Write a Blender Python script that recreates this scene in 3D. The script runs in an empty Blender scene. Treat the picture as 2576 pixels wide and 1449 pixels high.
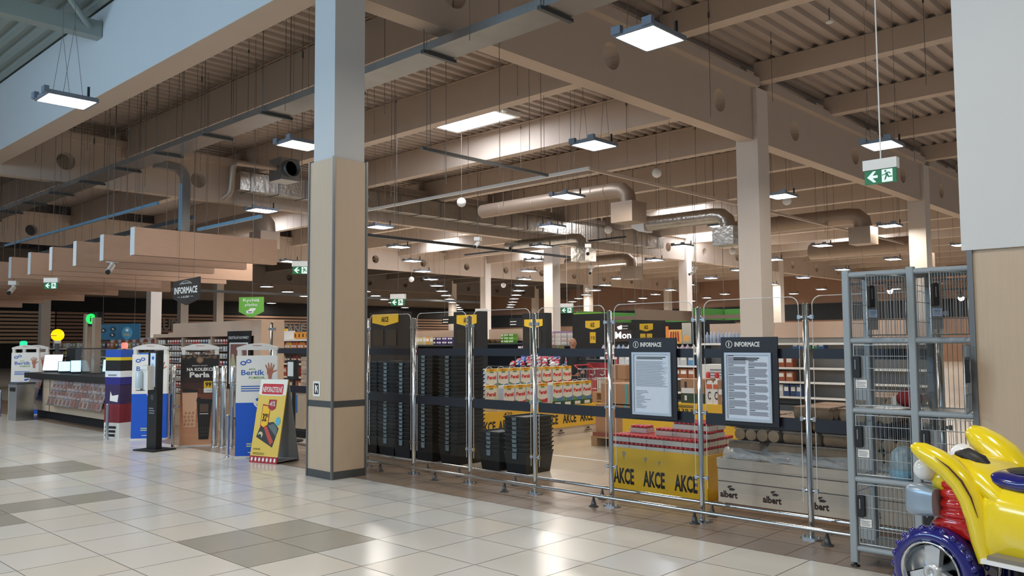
import bpy, bmesh, math, random
from mathutils import Vector, Matrix
S = bpy.context.scene
COL = S.collection
random.seed(7)
PI = math.pi

# ------------------------------------------------------------------ camera
cam = bpy.data.cameras.new('camera')
cam.sensor_width = 36.0
cam.sensor_fit = 'HORIZONTAL'
cam.lens = 2081.0 * 36.0 / 2576.0
cam.clip_end = 200
camo = bpy.data.objects.new('camera', cam)
COL.objects.link(camo)
_y, _p, _r = math.radians(-43.492), math.radians(3.756), math.radians(-0.373)
_f = Vector((math.sin(_y) * math.cos(_p), math.cos(_y) * math.cos(_p), math.sin(_p)))
_rt = Vector((math.cos(_y), -math.sin(_y), 0))
_up = _rt.cross(_f)
_a = math.cos(_r) * _rt + math.sin(_r) * _up
_b = -math.sin(_r) * _rt + math.cos(_r) * _up
camo.matrix_world = Matrix(((_a.x, _b.x, -_f.x, 0), (_a.y, _b.y, -_f.y, 0), (_a.z, _b.z, -_f.z, 1.5), (0, 0, 0, 1)))
S.camera = camo

# ------------------------------------------------------------------ world, light, exposure
w = bpy.data.worlds.new('world')
S.world = w
w.use_nodes = True
w.node_tree.nodes['Background'].inputs[0].default_value = (0.75, 0.87, 1.0, 1)
w.node_tree.nodes['Background'].inputs[1].default_value = 0.22
S.view_settings.view_transform = 'Standard'
S.view_settings.look = 'None'
S.view_settings.exposure = 0.55
S.view_settings.gamma = 1.0
S.view_settings.use_curve_mapping = False
S.cycles.max_bounces = 7
S.cycles.diffuse_bounces = 4
S.cycles.glossy_bounces = 3
S.cycles.transparent_max_bounces = 14
S.cycles.caustics_reflective = False
S.cycles.caustics_refractive = False
S.cycles.sample_clamp_indirect = 4.0
LAMP = 58.0          # radiance of a lamp's diffuser


def area(name, loc, rot, sx, sy, power, col):
    l = bpy.data.lights.new(name, 'AREA')
    l.shape = 'RECTANGLE'
    l.size, l.size_y, l.energy, l.color = sx, sy, power, col
    o = bpy.data.objects.new(name, l)
    COL.objects.link(o)
    o.location, o.rotation_euler = loc, rot
    return o


# area light added behind the view for the blue daylight from the mall
area('mall_daylight', (-11.5, -6.6, 5.4), (math.radians(92), 0, 0), 9, 2.6, 500, (0.46, 0.73, 1.0))

# ------------------------------------------------------------------ helpers
_M = {}


def lin(h):
    h = h.lstrip('#')
    c = [int(h[i:i + 2], 16) / 255 for i in (0, 2, 4)]
    return tuple(x / 12.92 if x <= 0.04045 else ((x + 0.055) / 1.055) ** 2.4 for x in c)


def mat(name, hx, rough=0.5, metal=0.0, emit=0.0, var=0.06, scale=6.0, stretch=None, spec=0.5, bump=0.0, coat=0.0):
    """Principled material; noise in object space varies its colour a little."""
    if name in _M:
        return _M[name]
    m = bpy.data.materials.new(name)
    m.use_nodes = True
    nt = m.node_tree
    b = nt.nodes['Principled BSDF']
    c = lin(hx)
    b.inputs['Base Color'].default_value = (*c, 1)
    b.inputs['Roughness'].default_value = rough
    b.inputs['Metallic'].default_value = metal
    b.inputs['Specular IOR Level'].default_value = spec
    if coat:
        b.inputs['Coat Weight'].default_value = coat
        b.inputs['Coat Roughness'].default_value = 0.05
    if emit:
        b.inputs['Emission Color'].default_value = (*c, 1)
        b.inputs['Emission Strength'].default_value = emit
    if var:
        tc = nt.nodes.new('ShaderNodeTexCoord')
        mp = nt.nodes.new('ShaderNodeMapping')
        mp.inputs['Scale'].default_value = stretch or (1, 1, 1)
        nz = nt.nodes.new('ShaderNodeTexNoise')
        nz.inputs['Scale'].default_value = scale
        nz.inputs['Detail'].default_value = 3
        mx = nt.nodes.new('ShaderNodeMix')
        mx.data_type = 'RGBA'
        mx.inputs['A'].default_value = (*[x * (1 - var) for x in c], 1)
        mx.inputs['B'].default_value = (*[min(1, x * (1 + var)) for x in c], 1)
        L = nt.links
        L.new(tc.outputs['Object'], mp.inputs['Vector'])
        L.new(mp.outputs['Vector'], nz.inputs['Vector'])
        L.new(nz.outputs['Fac'], mx.inputs['Factor'])
        L.new(mx.outputs['Result'], b.inputs['Base Color'])
        if bump:
            bp = nt.nodes.new('ShaderNodeBump')
            bp.inputs['Strength'].default_value = bump
            bp.inputs['Distance'].default_value = 0.02
            L.new(nz.outputs['Fac'], bp.inputs['Height'])
            L.new(bp.outputs['Normal'], b.inputs['Normal'])
    _M[name] = m
    return m


def glass_mat(name, tint=(0.965, 0.972, 0.972), gloss=1.0):
    m = bpy.data.materials.new(name)
    m.use_nodes = True
    nt = m.node_tree
    nt.nodes.clear()
    out = nt.nodes.new('ShaderNodeOutputMaterial')
    mx = nt.nodes.new('ShaderNodeMixShader')
    tr = nt.nodes.new('ShaderNodeBsdfTransparent')
    tr.inputs[0].default_value = (*tint, 1)
    gl = nt.nodes.new('ShaderNodeBsdfGlossy')
    gl.inputs['Roughness'].default_value = 0.02
    fr = nt.nodes.new('ShaderNodeLayerWeight')
    fr.inputs[0].default_value = 0.5
    pw = nt.nodes.new('ShaderNodeMath')
    pw.operation = 'POWER'
    pw.inputs[1].default_value = 5
    ml = nt.nodes.new('ShaderNodeMath')
    ml.operation = 'MULTIPLY_ADD'
    ml.inputs[1].default_value = 0.4 * gloss
    ml.inputs[2].default_value = 0.014 * gloss
    nt.links.new(fr.outputs['Facing'], pw.inputs[0])
    nt.links.new(pw.outputs[0], ml.inputs[0])
    L = nt.links
    L.new(ml.outputs[0], mx.inputs[0])
    L.new(tr.outputs[0], mx.inputs[1])
    L.new(gl.outputs[0], mx.inputs[2])
    L.new(mx.outputs[0], out.inputs[0])
    return m


_TX = {}


def texts(lst):
    """Turn strings into flat letter outlines (verts, faces, bbox)."""
    tmp = []
    for t in lst:
        c = bpy.data.curves.new('t', 'FONT')
        c.body = t
        c.offset = 0.034 if t in ('AKCE', 'Persil', 'albert', 'INFORMACE', '99', '32', 'RUP', 'STANÉ V', 'NA KOLEKCI', 'Perla') else 0.014
        c.resolution_u = 2
        o = bpy.data.objects.new('t', c)
        COL.objects.link(o)
        tmp.append((t, o, c))
    dg = bpy.context.evaluated_depsgraph_get()
    dg.update()
    for t, o, c in tmp:
        me = bpy.data.meshes.new_from_object(o.evaluated_get(dg))
        v = [(x.co.x, x.co.y) for x in me.vertices]
        f = [tuple(p.vertices) for p in me.polygons]
        _TX[t] = (v, f, min(a for a, _ in v), min(b for _, b in v), max(a for a, _ in v), max(b for _, b in v))
        bpy.data.meshes.remove(me)
    for t, o, c in tmp:
        bpy.data.objects.remove(o)
        bpy.data.curves.remove(c)


class Fr:
    """A flat face in space: origin o, unit vectors u (across), v (up), n = u x v (out)."""

    def __init__(s, o, u=(1, 0, 0), v=(0, 0, 1)):
        s.o, s.u, s.v = Vector(o), Vector(u).normalized(), Vector(v).normalized()
        s.n = s.u.cross(s.v)

    def at(s, a, b, d=0.0):
        return s.o + s.u * a + s.v * b + s.n * d


class MB:
    def __init__(s):
        s.v, s.f, s.mi, s.ms, s.sm = [], [], [], [], []

    def m(s, mt):
        if mt not in s.ms:
            s.ms.append(mt)
        return s.ms.index(mt)

    def add(s, vs, fs, mt, smooth=False):
        k = len(s.v)
        i = s.m(mt)
        s.v += [Vector(x) for x in vs]
        for f in fs:
            s.f.append(tuple(k + q for q in f))
            s.mi.append(i)
            s.sm.append(smooth)
        return s

    def box(s, x0, x1, y0, y1, z0, z1, mt):
        vs = [(x0, y0, z0), (x1, y0, z0), (x1, y1, z0), (x0, y1, z0), (x0, y0, z1), (x1, y0, z1), (x1, y1, z1), (x0, y1, z1)]
        return s.add(vs, [(0, 3, 2, 1), (4, 5, 6, 7), (0, 1, 5, 4), (1, 2, 6, 5), (2, 3, 7, 6), (3, 0, 4, 7)], mt)

    def taper(s, x0, x1, y0, y1, z0, z1, ins, mt, top=False):
        """A box whose bottom is inset by ins."""
        i = ins
        vs = [(x0 + i, y0 + i, z0), (x1 - i, y0 + i, z0), (x1 - i, y1 - i, z0), (x0 + i, y1 - i, z0), (x0, y0, z1), (x1, y0, z1), (x1, y1, z1), (x0, y1, z1)]
        return s.add(vs, [(0, 3, 2, 1), (4, 5, 6, 7), (0, 1, 5, 4), (1, 2, 6, 5), (2, 3, 7, 6), (3, 0, 4, 7)], mt)

    def cyl(s, p0, p1, r0, mt, r1=None, n=12, smooth=True, caps=True):
        p0, p1 = Vector(p0), Vector(p1)
        r1 = r0 if r1 is None else r1
        d = (p1 - p0).normalized()
        a = d.orthogonal().normalized()
        b = d.cross(a)
        vs = []
        for p, r in ((p0, r0), (p1, r1)):
            for k in range(n):
                t = 2 * PI * k / n
                vs.append(p + (a * math.cos(t) + b * math.sin(t)) * r)
        s.add(vs, [(k, (k + 1) % n, n + (k + 1) % n, n + k) for k in range(n)], mt, smooth)
        if caps:
            s.add(vs, [tuple(range(n))[::-1], tuple(range(n, 2 * n))], mt)
        return s

    def tube(s, pts, r, mt, n=8, caps=True, smooth=True):
        """A tube through pts; r is a radius or one per point."""
        pts = [Vector(p) for p in pts]
        rs = r if isinstance(r, (list, tuple)) else [r] * len(pts)
        vs = []
        up = None
        for i, p in enumerate(pts):
            d = (pts[min(i + 1, len(pts) - 1)] - pts[max(i - 1, 0)]).normalized()
            if up is None:
                up = d.orthogonal().normalized()
            a = (up - d * up.dot(d)).normalized()
            up = a
            b = d.cross(a)
            for k in range(n):
                t = 2 * PI * k / n
                vs.append(p + (a * math.cos(t) + b * math.sin(t)) * rs[i])
        fs = [(i * n + k, i * n + (k + 1) % n, (i + 1) * n + (k + 1) % n, (i + 1) * n + k) for i in range(len(pts) - 1) for k in range(n)]
        s.add(vs, fs, mt, smooth)
        if caps:
            e = (len(pts) - 1) * n
            s.add(vs, [tuple(range(n))[::-1], tuple(range(e, e + n))], mt)
        return s

    def lathe(s, prof, c, mt, n=16, axis='z', smooth=True):
        c = Vector(c)
        vs = []
        for r, z in prof:
            for k in range(n):
                t = 2 * PI * k / n
                a, b = r * math.cos(t), r * math.sin(t)
                vs.append(c + Vector({'z': (a, b, z), 'x': (z, a, b), 'y': (b, z, a)}[axis]))
        fs = [(i * n + k, i * n + (k + 1) % n, (i + 1) * n + (k + 1) % n, (i + 1) * n + k) for i in range(len(prof) - 1) for k in range(n)]
        return s.add(vs, fs, mt, smooth)

    def ball(s, c, r, mt, n=12, sc=(1, 1, 1)):
        h = n // 2
        c = Vector(c)
        vs = []
        for i in range(h + 1):
            a = PI * i / h
            for k in range(n):
                t = 2 * PI * k / n
                vs.append(c + Vector((r * sc[0] * math.sin(a) * math.cos(t), r * sc[1] * math.sin(a) * math.sin(t), r * sc[2] * math.cos(a))))
        return s.add(vs, [(i * n + k, (i + 1) * n + k, (i + 1) * n + (k + 1) % n, i * n + (k + 1) % n) for i in range(h) for k in range(n)], mt, True)

    def poly(s, fr, pts, mt, d0=0.0, d1=0.004, side=None):
        """A flat outline on a face, d0..d1 thick along its normal."""
        n = len(pts)
        ar = sum(pts[i][0] * pts[(i + 1) % n][1] - pts[(i + 1) % n][0] * pts[i][1] for i in range(n))
        if ar < 0:
            pts = pts[::-1]
        vs = [fr.at(a, b, d0) for a, b in pts] + [fr.at(a, b, d1) for a, b in pts]
        s.add(vs, [tuple(range(n, 2 * n))], mt)
        s.add(vs, [tuple(range(n))[::-1]] + [(k, (k + 1) % n, n + (k + 1) % n, n + k) for k in range(n)], side or mt)
        return s

    def rect(s, fr, a0, b0, a1, b1, mt, d0=0.0, d1=0.004):
        return s.poly(fr, [(a0, b0), (a1, b0), (a1, b1), (a0, b1)], mt, d0, d1)

    def rrect(s, fr, a0, b0, a1, b1, r, mt, d0=0.0, d1=0.004, n=4):
        pts = []
        for cx, cy, q in ((a1 - r, b1 - r, 0), (a0 + r, b1 - r, 1), (a0 + r, b0 + r, 2), (a1 - r, b0 + r, 3)):
            for k in range(n + 1):
                t = PI / 2 * (q + k / n)
                pts.append((cx + r * math.cos(t), cy + r * math.sin(t)))
        return s.poly(fr, pts, mt, d0, d1)

    def disc(s, fr, a, b, r, mt, d0=0.0, d1=0.004, n=20, ry=None):
        return s.poly(fr, [(a + r * math.cos(2 * PI * k / n), b + (ry or r) * math.sin(2 * PI * k / n)) for k in range(n)], mt, d0, d1)

    def text(s, fr, t, a0, b0, a1, b1, mt, d=0.006):
        v, f, x0, y0, x1, y1 = _TX[t]
        kx, ky = (a1 - a0) / (x1 - x0), (b1 - b0) / (y1 - y0)
        return s.add([fr.at(a0 + (x - x0) * kx, b0 + (y - y0) * ky, d) for x, y in v], f, mt)

    def lines(s, fr, a0, a1, b0, b1, n, mt, d=0.005, fill=0.5, jit=0.35):
        """Rows of small print: n thin bars."""
        h = (b1 - b0) / n
        for k in range(n):
            e = a1 - (a1 - a0) * jit * random.random()
            s.rect(fr, a0, b0 + h * k, e, b0 + h * (k + fill), mt, d - 0.001, d)
        return s

    def build(s, name, parent=None, loc=None, bevel=0.0):
        me = bpy.data.meshes.new(name)
        if parent is not None and loc is None:
            off = Vector(parent.get('_o', (0, 0, 0)))
        elif loc is not None:
            off = Vector((0, 0, 0))
        else:
            off = Vector(((min(q.x for q in s.v) + max(q.x for q in s.v)) / 2, (min(q.y for q in s.v) + max(q.y for q in s.v)) / 2, min(q.z for q in s.v)))
        me.from_pydata([q - off for q in s.v], [], s.f)
        for mt in s.ms:
            me.materials.append(mt)
        me.polygons.foreach_set('material_index', s.mi)
        me.polygons.foreach_set('use_smooth', s.sm)
        me.update()
        o = bpy.data.objects.new(name, me)
        COL.objects.link(o)
        if bevel:
            bv = o.modifiers.new('bevel', 'BEVEL')
            bv.width, bv.segments, bv.limit_method = bevel, 2, 'ANGLE'
        if parent is not None:
            o.parent = parent
            o['_o'] = list(off)
        else:
            o.location = off if loc is None else loc
            o['_o'] = list(off)
        return o


def tag(o, label, cat, group=None, kind=None):
    if label:
        o['label'] = label
    if cat:
        o['category'] = cat
    if group:
        o['group'] = group
    if kind:
        o['kind'] = kind
    return o


def thing(name, label, cat, loc=(0, 0, 0), rotz=0.0, group=None, local=False):
    """An Empty at the thing's base. Parts are given in world coordinates unless local."""
    o = bpy.data.objects.new(name, None)
    o.empty_display_size = 0.05
    COL.objects.link(o)
    o.location = loc
    o.rotation_euler = (0, 0, rotz)
    o['_o'] = [0, 0, 0] if local else list(loc)
    return tag(o, label, cat, group)


def struct(o, label=None):
    o['kind'] = 'structure'
    if label:
        o['label'] = label
    return o


def dup(root, loc, label=None, rotz=None, group=None):
    def cp(o, par):
        c = o.copy()
        COL.objects.link(c)
        if par is not None:
            c.parent = par
        for ch in o.children:
            cp(ch, c)
        return c
    r = cp(root, None)
    r.location = loc
    if rotz is not None:
        r.rotation_euler = (0, 0, rotz)
    if label:
        r['label'] = label
    if group:
        r['group'] = group
    return r


ORD = 'first second third fourth fifth sixth seventh eighth ninth tenth eleventh twelfth thirteenth fourteenth fifteenth sixteenth seventeenth eighteenth nineteenth twentieth'.split()


def nth(k):
    if k < 20:
        return ORD[k]
    t = {2: 'twenty', 3: 'thirty', 4: 'forty'}[(k + 1) // 10]
    return t + '-' + ORD[(k + 1) % 10 - 1] if (k + 1) % 10 else t[:-1] + 'ieth'


# ------------------------------------------------------------------ materials
tile_a = mat('tile_light', '#d6d2cb', 0.2, var=0.03, scale=1.5)
tile_b = mat('tile_light_warm', '#d3cdc3', 0.22, var=0.03, scale=1.5)
tile_c = mat('tile_light_grey', '#cfcdc8', 0.2, var=0.03, scale=1.5)
tile_g = mat('tile_grey', '#9f9b90', 0.25, var=0.04, scale=1.5)
joint = mat('tile_joint', '#827b72', 0.8)
tile_brown = mat('tile_brown', '#8f7c6b', 0.3, var=0.06, scale=3)
tile_shop = mat('tile_shop', '#d3c8b9', 0.2, var=0.04, scale=2)
joint_brown = mat('tile_joint_dark', '#6e5e50', 0.8)
wall_white = mat('white_paint', '#cfd1d2', 0.75, var=0.02, scale=2)
beam_paint = mat('beige_beam_paint', '#bfae9e', 0.7, var=0.04, scale=2)
deck_paint = mat('deck_metal', '#a6988d', 0.55, var=0.06, scale=2)
mall_deck = mat('mall_deck_metal', '#8d9792', 0.5, var=0.05, scale=2)
clad_wood = mat('pale_wood_cladding', '#bfab93', 0.45, var=0.07, scale=5, stretch=(14, 14, 0.8))
wood_dark = mat('baffle_wood', '#b3927c', 0.5, var=0.12, scale=5, stretch=(10, 0.8, 12))
wood_shelf = mat('shelf_wood', '#cdaf98', 0.5, var=0.06, scale=5, stretch=(1, 8, 8))
steel = mat('brushed_steel', '#b9bcbe', 0.25, 1.0, var=0.05, scale=30)
chrome = mat('chrome', '#d0d2d3', 0.1, 1.0, var=0.02)
galv = mat('galvanised_steel', '#9a9b99', 0.38, 1.0, var=0.15, scale=3)
foil = mat('foil_insulation', '#b9b4ac', 0.3, 1.0, var=0.2, scale=9, bump=0.6)
duct_beige = mat('duct_grey_beige', '#a08c7a', 0.45, 0.4, var=0.08, scale=3)
grey_metal = mat('dark_grey_metal', '#55585a', 0.4, 0.5, var=0.05)
wire_m = mat('wire_grey', '#6f655c', 0.5, 0.3, var=0)
black = mat('black_plastic', '#17181a', 0.42, var=0.1)
blackm = mat('matt_black', '#121315', 0.7, var=0.1)
white = mat('white_plastic', '#e4e3df', 0.4, var=0.02)
paper = mat('white_paper', '#eceae4', 0.7, var=0.02)
ink = mat('print_grey', '#868a92', 0.8, var=0)
inkb = mat('print_black', '#141414', 0.7, var=0)
yellow = mat('promo_yellow', '#ecba1e', 0.5, var=0.03)
red = mat('red_print', '#c4202a', 0.45, var=0.04)
navy_film = mat('dark_navy_film', '#191d28', 0.35, var=0.04)
blue = mat('poster_blue', '#1058c8', 0.45, var=0.03)
green_p = mat('sign_green', '#6db02a', 0.5, var=0.03)
skyblue = mat('light_blue_paint', '#64b0dc', 0.4, var=0.05)
lampw = mat('lamp_diffuser', '#fff6ea', 0.5, emit=LAMP, var=0)
skyl = mat('skylight_pane', '#e6f0ff', 0.5, emit=15.0, var=0)
lampgrey = mat('lamp_housing', '#7d8794', 0.45, 0.2, var=0.04)
card = mat('cardboard', '#b08460', 0.75, var=0.06, scale=4)
cyan_lab = mat('pale_blue_sticker', '#78898e', 0.6, var=0.05)
skin = mat('skin', '#b07c62', 0.5, var=0.05)
pane = glass_mat('clear_glass')
film = glass_mat('shrink_film', (0.86, 0.86, 0.85), 9.0)

texts(['AKCE', 'INFORMACE', 'albert', 'Persil', 'RUP', 'STANÉ V', 'MŮJ', 'Bertík', 'POMÁHÁ', 'NA KOLEKCI', 'Perla', '99', '90', 'SBÍREJTE BODY',
       'NEPORAZITELNÉ', '-41%', '32', 'LOSOSÍ', 'i', 'DOBRÉ INFORMACE', 'A SLUŽBY', 'Rychlá', 'platba', 'Mona', '420', 'CENY', '139,90', '1', 'Checkpoint',
       'DIGITÁLNÍ NOVINKY', 'MEGA', 'PACK', '19 90', 'Aviváže', 'Prací', 'GRILOVANÉ', 'KUŘE', 'C', '?', 'KČ', 'VSTUP', 'DEZINFEKCE', 'Ryze', 'Automyčka zdarma', 'JOGURT', '%'])
# ================================================================== SETTING
T = 0.54
fm = MB()
grey = set()
for a, b, c, d in ((-6.28, -5.2, 2.88, 3.96), (-8.98, -8.44, 1.26, 3.42), (-8.44, -7.9, 0.72, 2.34), (-11.68, -10.6, 1.8, 3.96), (-15.46, -14.38, 1.8, 2.88)):
    for i in range(round((b - a) / T)):
        for j in range(round((d - c) / T)):
            grey.add((round((a + T * i + 5.2) / T), round((c + T * j - 5.58) / T)))
for i in range(-66, 16):
    for j in range(-22, 0):
        x, y = -5.2 + T * i, 5.58 + T * j
        mt = tile_g if (i, j) in grey else (tile_a, tile_b, tile_c)[(i * 7 + j * 13 + (i * j) % 5) % 3]
        q = 0.0032
        fm.add([(x + q, y + q, 0), (x + T - q, y + q, 0), (x + T - q, y + T - q, 0), (x + q, y + T - q, 0)], [(0, 1, 2, 3)], mt)
fm.add([(-41, -7, -0.002), (4, -7, -0.002), (4, 5.58, -0.002), (-41, 5.58, -0.002)], [(0, 1, 2, 3)], joint)
struct(fm.build('floor_mall'), 'pale tiled mall floor with grey tile blocks')
fs = MB()
t = 0.353
for i in range(-170, 20):
    for j in range(4):
        x, y = -4.1 + t * i, 5.58 + t * j
        fs.add([(x + .003, y + .003, 0), (x + t - .003, y + .003, 0), (x + t - .003, y + t - .003, 0), (x + .003, y + t - .003, 0)], [(0, 1, 2, 3)], tile_brown)
fs.add([(-64, 5.58, -0.002), (3, 5.58, -0.002), (3, 7.0, -0.002), (-64, 7.0, -0.002)], [(0, 1, 2, 3)], joint_brown)
t = 0.7
for i in range(-88, 6):
    for j in range(80):
        x, y = -1.9 + t * i, 6.992 + t * j
        fs.add([(x + .002, y + .002, 0), (x + t - .002, y + .002, 0), (x + t - .002, y + t - .002, 0), (x + .002, y + t - .002, 0)], [(0, 1, 2, 3)], tile_shop)
fs.add([(-64, 7.0, -0.002), (3, 7.0, -0.002), (3, 63, -0.002), (-64, 63, -0.002)], [(0, 1, 2, 3)], joint_brown)
struct(fs.build('floor_shop'), 'brown and beige tiled shop floor')
struct(MB().box(-8.6, -4.9, 8.40, 8.46, 0.0, 0.002, white).build('trim_1'), 'white line across the shop floor')

dark_far = mat('grey_brown_far', '#6f655e', 0.7, var=.05, scale=2)  # darker grey-brown tone for deck and beams on the far side
# shop ceiling deck: trapezoidal ribs running in depth
def deck(name, x0, x1, y0, y1, z, mt, along='y', pitch=0.3, dp=0.075):
    mb = MB()
    a0, a1 = (x0, x1) if along == 'y' else (y0, y1)
    prof = []
    k = a0
    while k < a1:
        prof += [(k, z), (k + pitch * .35, z), (k + pitch * .47, z - dp), (k + pitch * .88, z - dp)]
        k += pitch
    vs = []
    for a, zz in prof:
        vs += [(a, y0, zz), (a, y1, zz)] if along == 'y' else [(x0, a, zz), (x1, a, zz)]
    mb.add(vs, [(2 * i, 2 * i + 1, 2 * i + 3, 2 * i + 2) for i in range(len(prof) - 1)], mt)
    mb.box(x0, x1, y0, y1, z + .02, z + .12, mt)
    return struct(mb.build(name))


deck('ceiling_left', -62.4, -36.9, 5.5, 62.4, 7.28, dark_far)
deck('ceiling', -36.9, 6.5, 5.5, 62.4, 7.28, deck_paint)
deck('ceiling_mall', -41, 6.5, -7, 5.4, 7.42, mall_deck, along='x')

# fascia beam over the shop front; warm light on its soffit laid on as beige
struct(MB().box(-41, -8.28, 5.31, 5.74, 5.82, 7.34, wall_white).box(-7.79, -1.6, 5.31, 5.74, 5.82, 7.34, wall_white).box(-41, -1.6, 5.313, 5.745, 5.812, 5.82, beam_paint).box(-8.28, -7.79, 5.4, 5.74, 5.82, 7.34, wall_white).build('wall_front'), 'white fascia wall above the shop entrance')
# roof truss of the mall
tr = MB()
tr.box(-15.03, -14.78, -6.8, 5.3, 6.82, 7.1, mall_deck)
for k in range(8):
    y = 5.2 - 1.5 * k
    tr.tube([(-14.9, y, 6.9), (-14.1, y - .9, 7.4)], .05, mall_deck)
    tr.tube([(-14.9, y - .1, 6.9), (-15.9, y - .9, 7.4)], .05, mall_deck)
tr.box(-41, 4, 3.2, 3.35, 7.2, 7.36, mall_deck)
struct(tr.build('beam_truss'), 'grey steel roof beam with diagonal struts in the mall')

# wood-clad column at the entrance
trim_m = mat('corner_trim_metal', '#77797b', 0.4, 0.6, var=.05)
c = thing('column', 'square column with pale wood cladding at the shop entrance', None, (-8.035, 5.545, 0))
c['kind'] = 'structure'
X0, X1, Y0, Y1 = -8.28, -7.79, 5.31, 5.76
mb = MB().box(X0, X1, Y0, Y1, 0, 3.6, clad_wood)
mb.build('cladding', c)
MB().box(X0 + .06, X1 - .02, Y0 + .015, Y1 - .02, 3.6, 7.3, wall_white).build('shaft', c)
MB().box(X0 - .006, X1 + .006, Y0 - .006, Y1 + .006, 0, .085, grey_metal).build('skirting', c)
MB().box(X0 - .004, X1 + .004, Y0 - .004, Y1 + .004, .79, .86, grey_metal).build('band', c)
mb = MB()
for x in (X0, X1):
    for y in (Y0, Y1):
        mb.box(x - .012, x + .012, y - .012, y + .012, 0, 3.61, trim_m)
mb.build('corner_trim', c)
f = Fr((X0, Y0, 0))
mb = MB().rrect(f, .115, .905, .255, 1.075, .012, white, 0, .006).rect(f, .14, .93, .23, 1.05, inkb, .006, .008)
mb.poly(f, [(.16, .945), (.178, .945), (.185, .985), (.2, .965), (.205, .945), (.22, .945), (.212, .985), (.198, 1.0), (.22, 1.025), (.205, 1.03), (.19, 1.01), (.18, 1.03), (.16, 1.035)], white, .008, .009)
mb.build('sticker', c, bevel=0)

# clad wall stub beside the lockers
mb = MB().box(-1.40, 2.8, 5.45, 6.3, 0, 2.03, clad_wood)
wr = struct(mb.build('wall_right'), 'wall stub with wood cladding below and white paint above')
mb = MB().box(-1.44, 2.8, 5.43, 6.32, 2.03, 7.36, wall_white)
mb.build('paint', wr)
mb = MB().box(-1.415, -1.385, 5.435, 5.465, 0, 2.03, trim_m)
mb.build('corner_trim', wr)

# walls of the shop
wl = MB().box(-62.4, -62, 5.5, 62.4, 0, 7.3, mat('wall_grey_brown', '#8a7b6f', 0.8, var=0.04))
wl = struct(wl.build('wall_left'), 'grey wall behind the slatted panels')
MB().box(-62, -61.9, 5.5, 62, 3.92, 4.91, blackm).build('black_band', wl)
MB().box(-62, -61.95, 5.5, 62, 0, 3.92, blackm).build('black_panel', wl)
wb = struct(MB().box(-62, 3, 62, 62.4, 0, 7.3, mat('wall_brown', '#9c7b66', 0.8, var=0.04)).build('wall_back'), 'brown back wall of the shop')
MB().box(-61.9, 3, 61.9, 62, 3.05, 4.3, blackm).build('black_band', wb)
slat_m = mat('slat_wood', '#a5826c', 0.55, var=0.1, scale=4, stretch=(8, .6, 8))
slat_l = mat('slat_wood_lit', '#d8b598', 0.55, var=0.1, scale=4, stretch=(8, .6, 8))  # brighter light on this stretch of slats, put in as a paler tone
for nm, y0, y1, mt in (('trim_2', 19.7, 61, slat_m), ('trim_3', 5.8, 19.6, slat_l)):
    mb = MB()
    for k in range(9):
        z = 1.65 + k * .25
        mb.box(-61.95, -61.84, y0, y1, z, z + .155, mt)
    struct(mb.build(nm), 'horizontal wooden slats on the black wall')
# big letters standing on the slats
f = Fr((-61.83, 0, 0), (0, 1, 0))
for t, y0, y1, z0, z1, lab in (('RUP', 26.53, 28.1, 2.55, 3.4, 'grey wall letters RUP on the slatted wall beside the entrance columns'), ('STANÉ V', 36.63, 40.1, 2.4, 3.3, 'grey wall letters STANÉ V on the slatted wall behind the snack shelves')):
    mb = MB()
    mb.text(f, t, y0, z0, y1, z1, mat('letter_grey', '#8d8784', 0.6, var=.05), .05)
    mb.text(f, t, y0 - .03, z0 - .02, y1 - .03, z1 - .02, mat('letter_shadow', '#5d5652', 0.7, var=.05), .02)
    tag(mb.build('wall_lettering'), lab, 'lettering')

# girders with round openings, purlins, columns
def web(mb, x, y0, y1, holes, z0, z1, hw, mt):
    """A web in the plane x = const with round openings."""
    cuts = [y0] + [(a + b) / 2 for a, b in zip(holes, holes[1:])] + [y1]
    for h, a, b in zip(holes, cuts, cuts[1:]):
        zc, r = 6.12, .225
        ang = sorted([2 * PI * k / 20 for k in range(20)] + [math.atan2(z - zc, y - h) % (2 * PI) for y in (a, b) for z in (z0, z1)])
        n = len(ang)
        vs = []
        for sx in (hw, -hw):
            for t in ang:
                vs.append((x + sx, h + r * math.cos(t), zc + r * math.sin(t)))
            for t in ang:
                cx, cz = math.cos(t), math.sin(t)
                ks = []
                if abs(cx) > 1e-6:
                    ks.append(((b if cx > 0 else a) - h) / cx)
                if abs(cz) > 1e-6:
                    ks.append(((z1 if cz > 0 else z0) - zc) / cz)
                kk = min(q for q in ks if q > 0)
                vs.append((x + sx, h + kk * cx, zc + kk * cz))
        fs = []
        for k in range(n):
            j = (k + 1) % n
            fs += [(k, n + k, n + j, j), (2 * n + k, 2 * n + j, 3 * n + j, 3 * n + k), (k, j, 2 * n + j, 2 * n + k), (n + k, 3 * n + k, 3 * n + j, n + j)]
        mb.add(vs, fs, mt)


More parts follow.
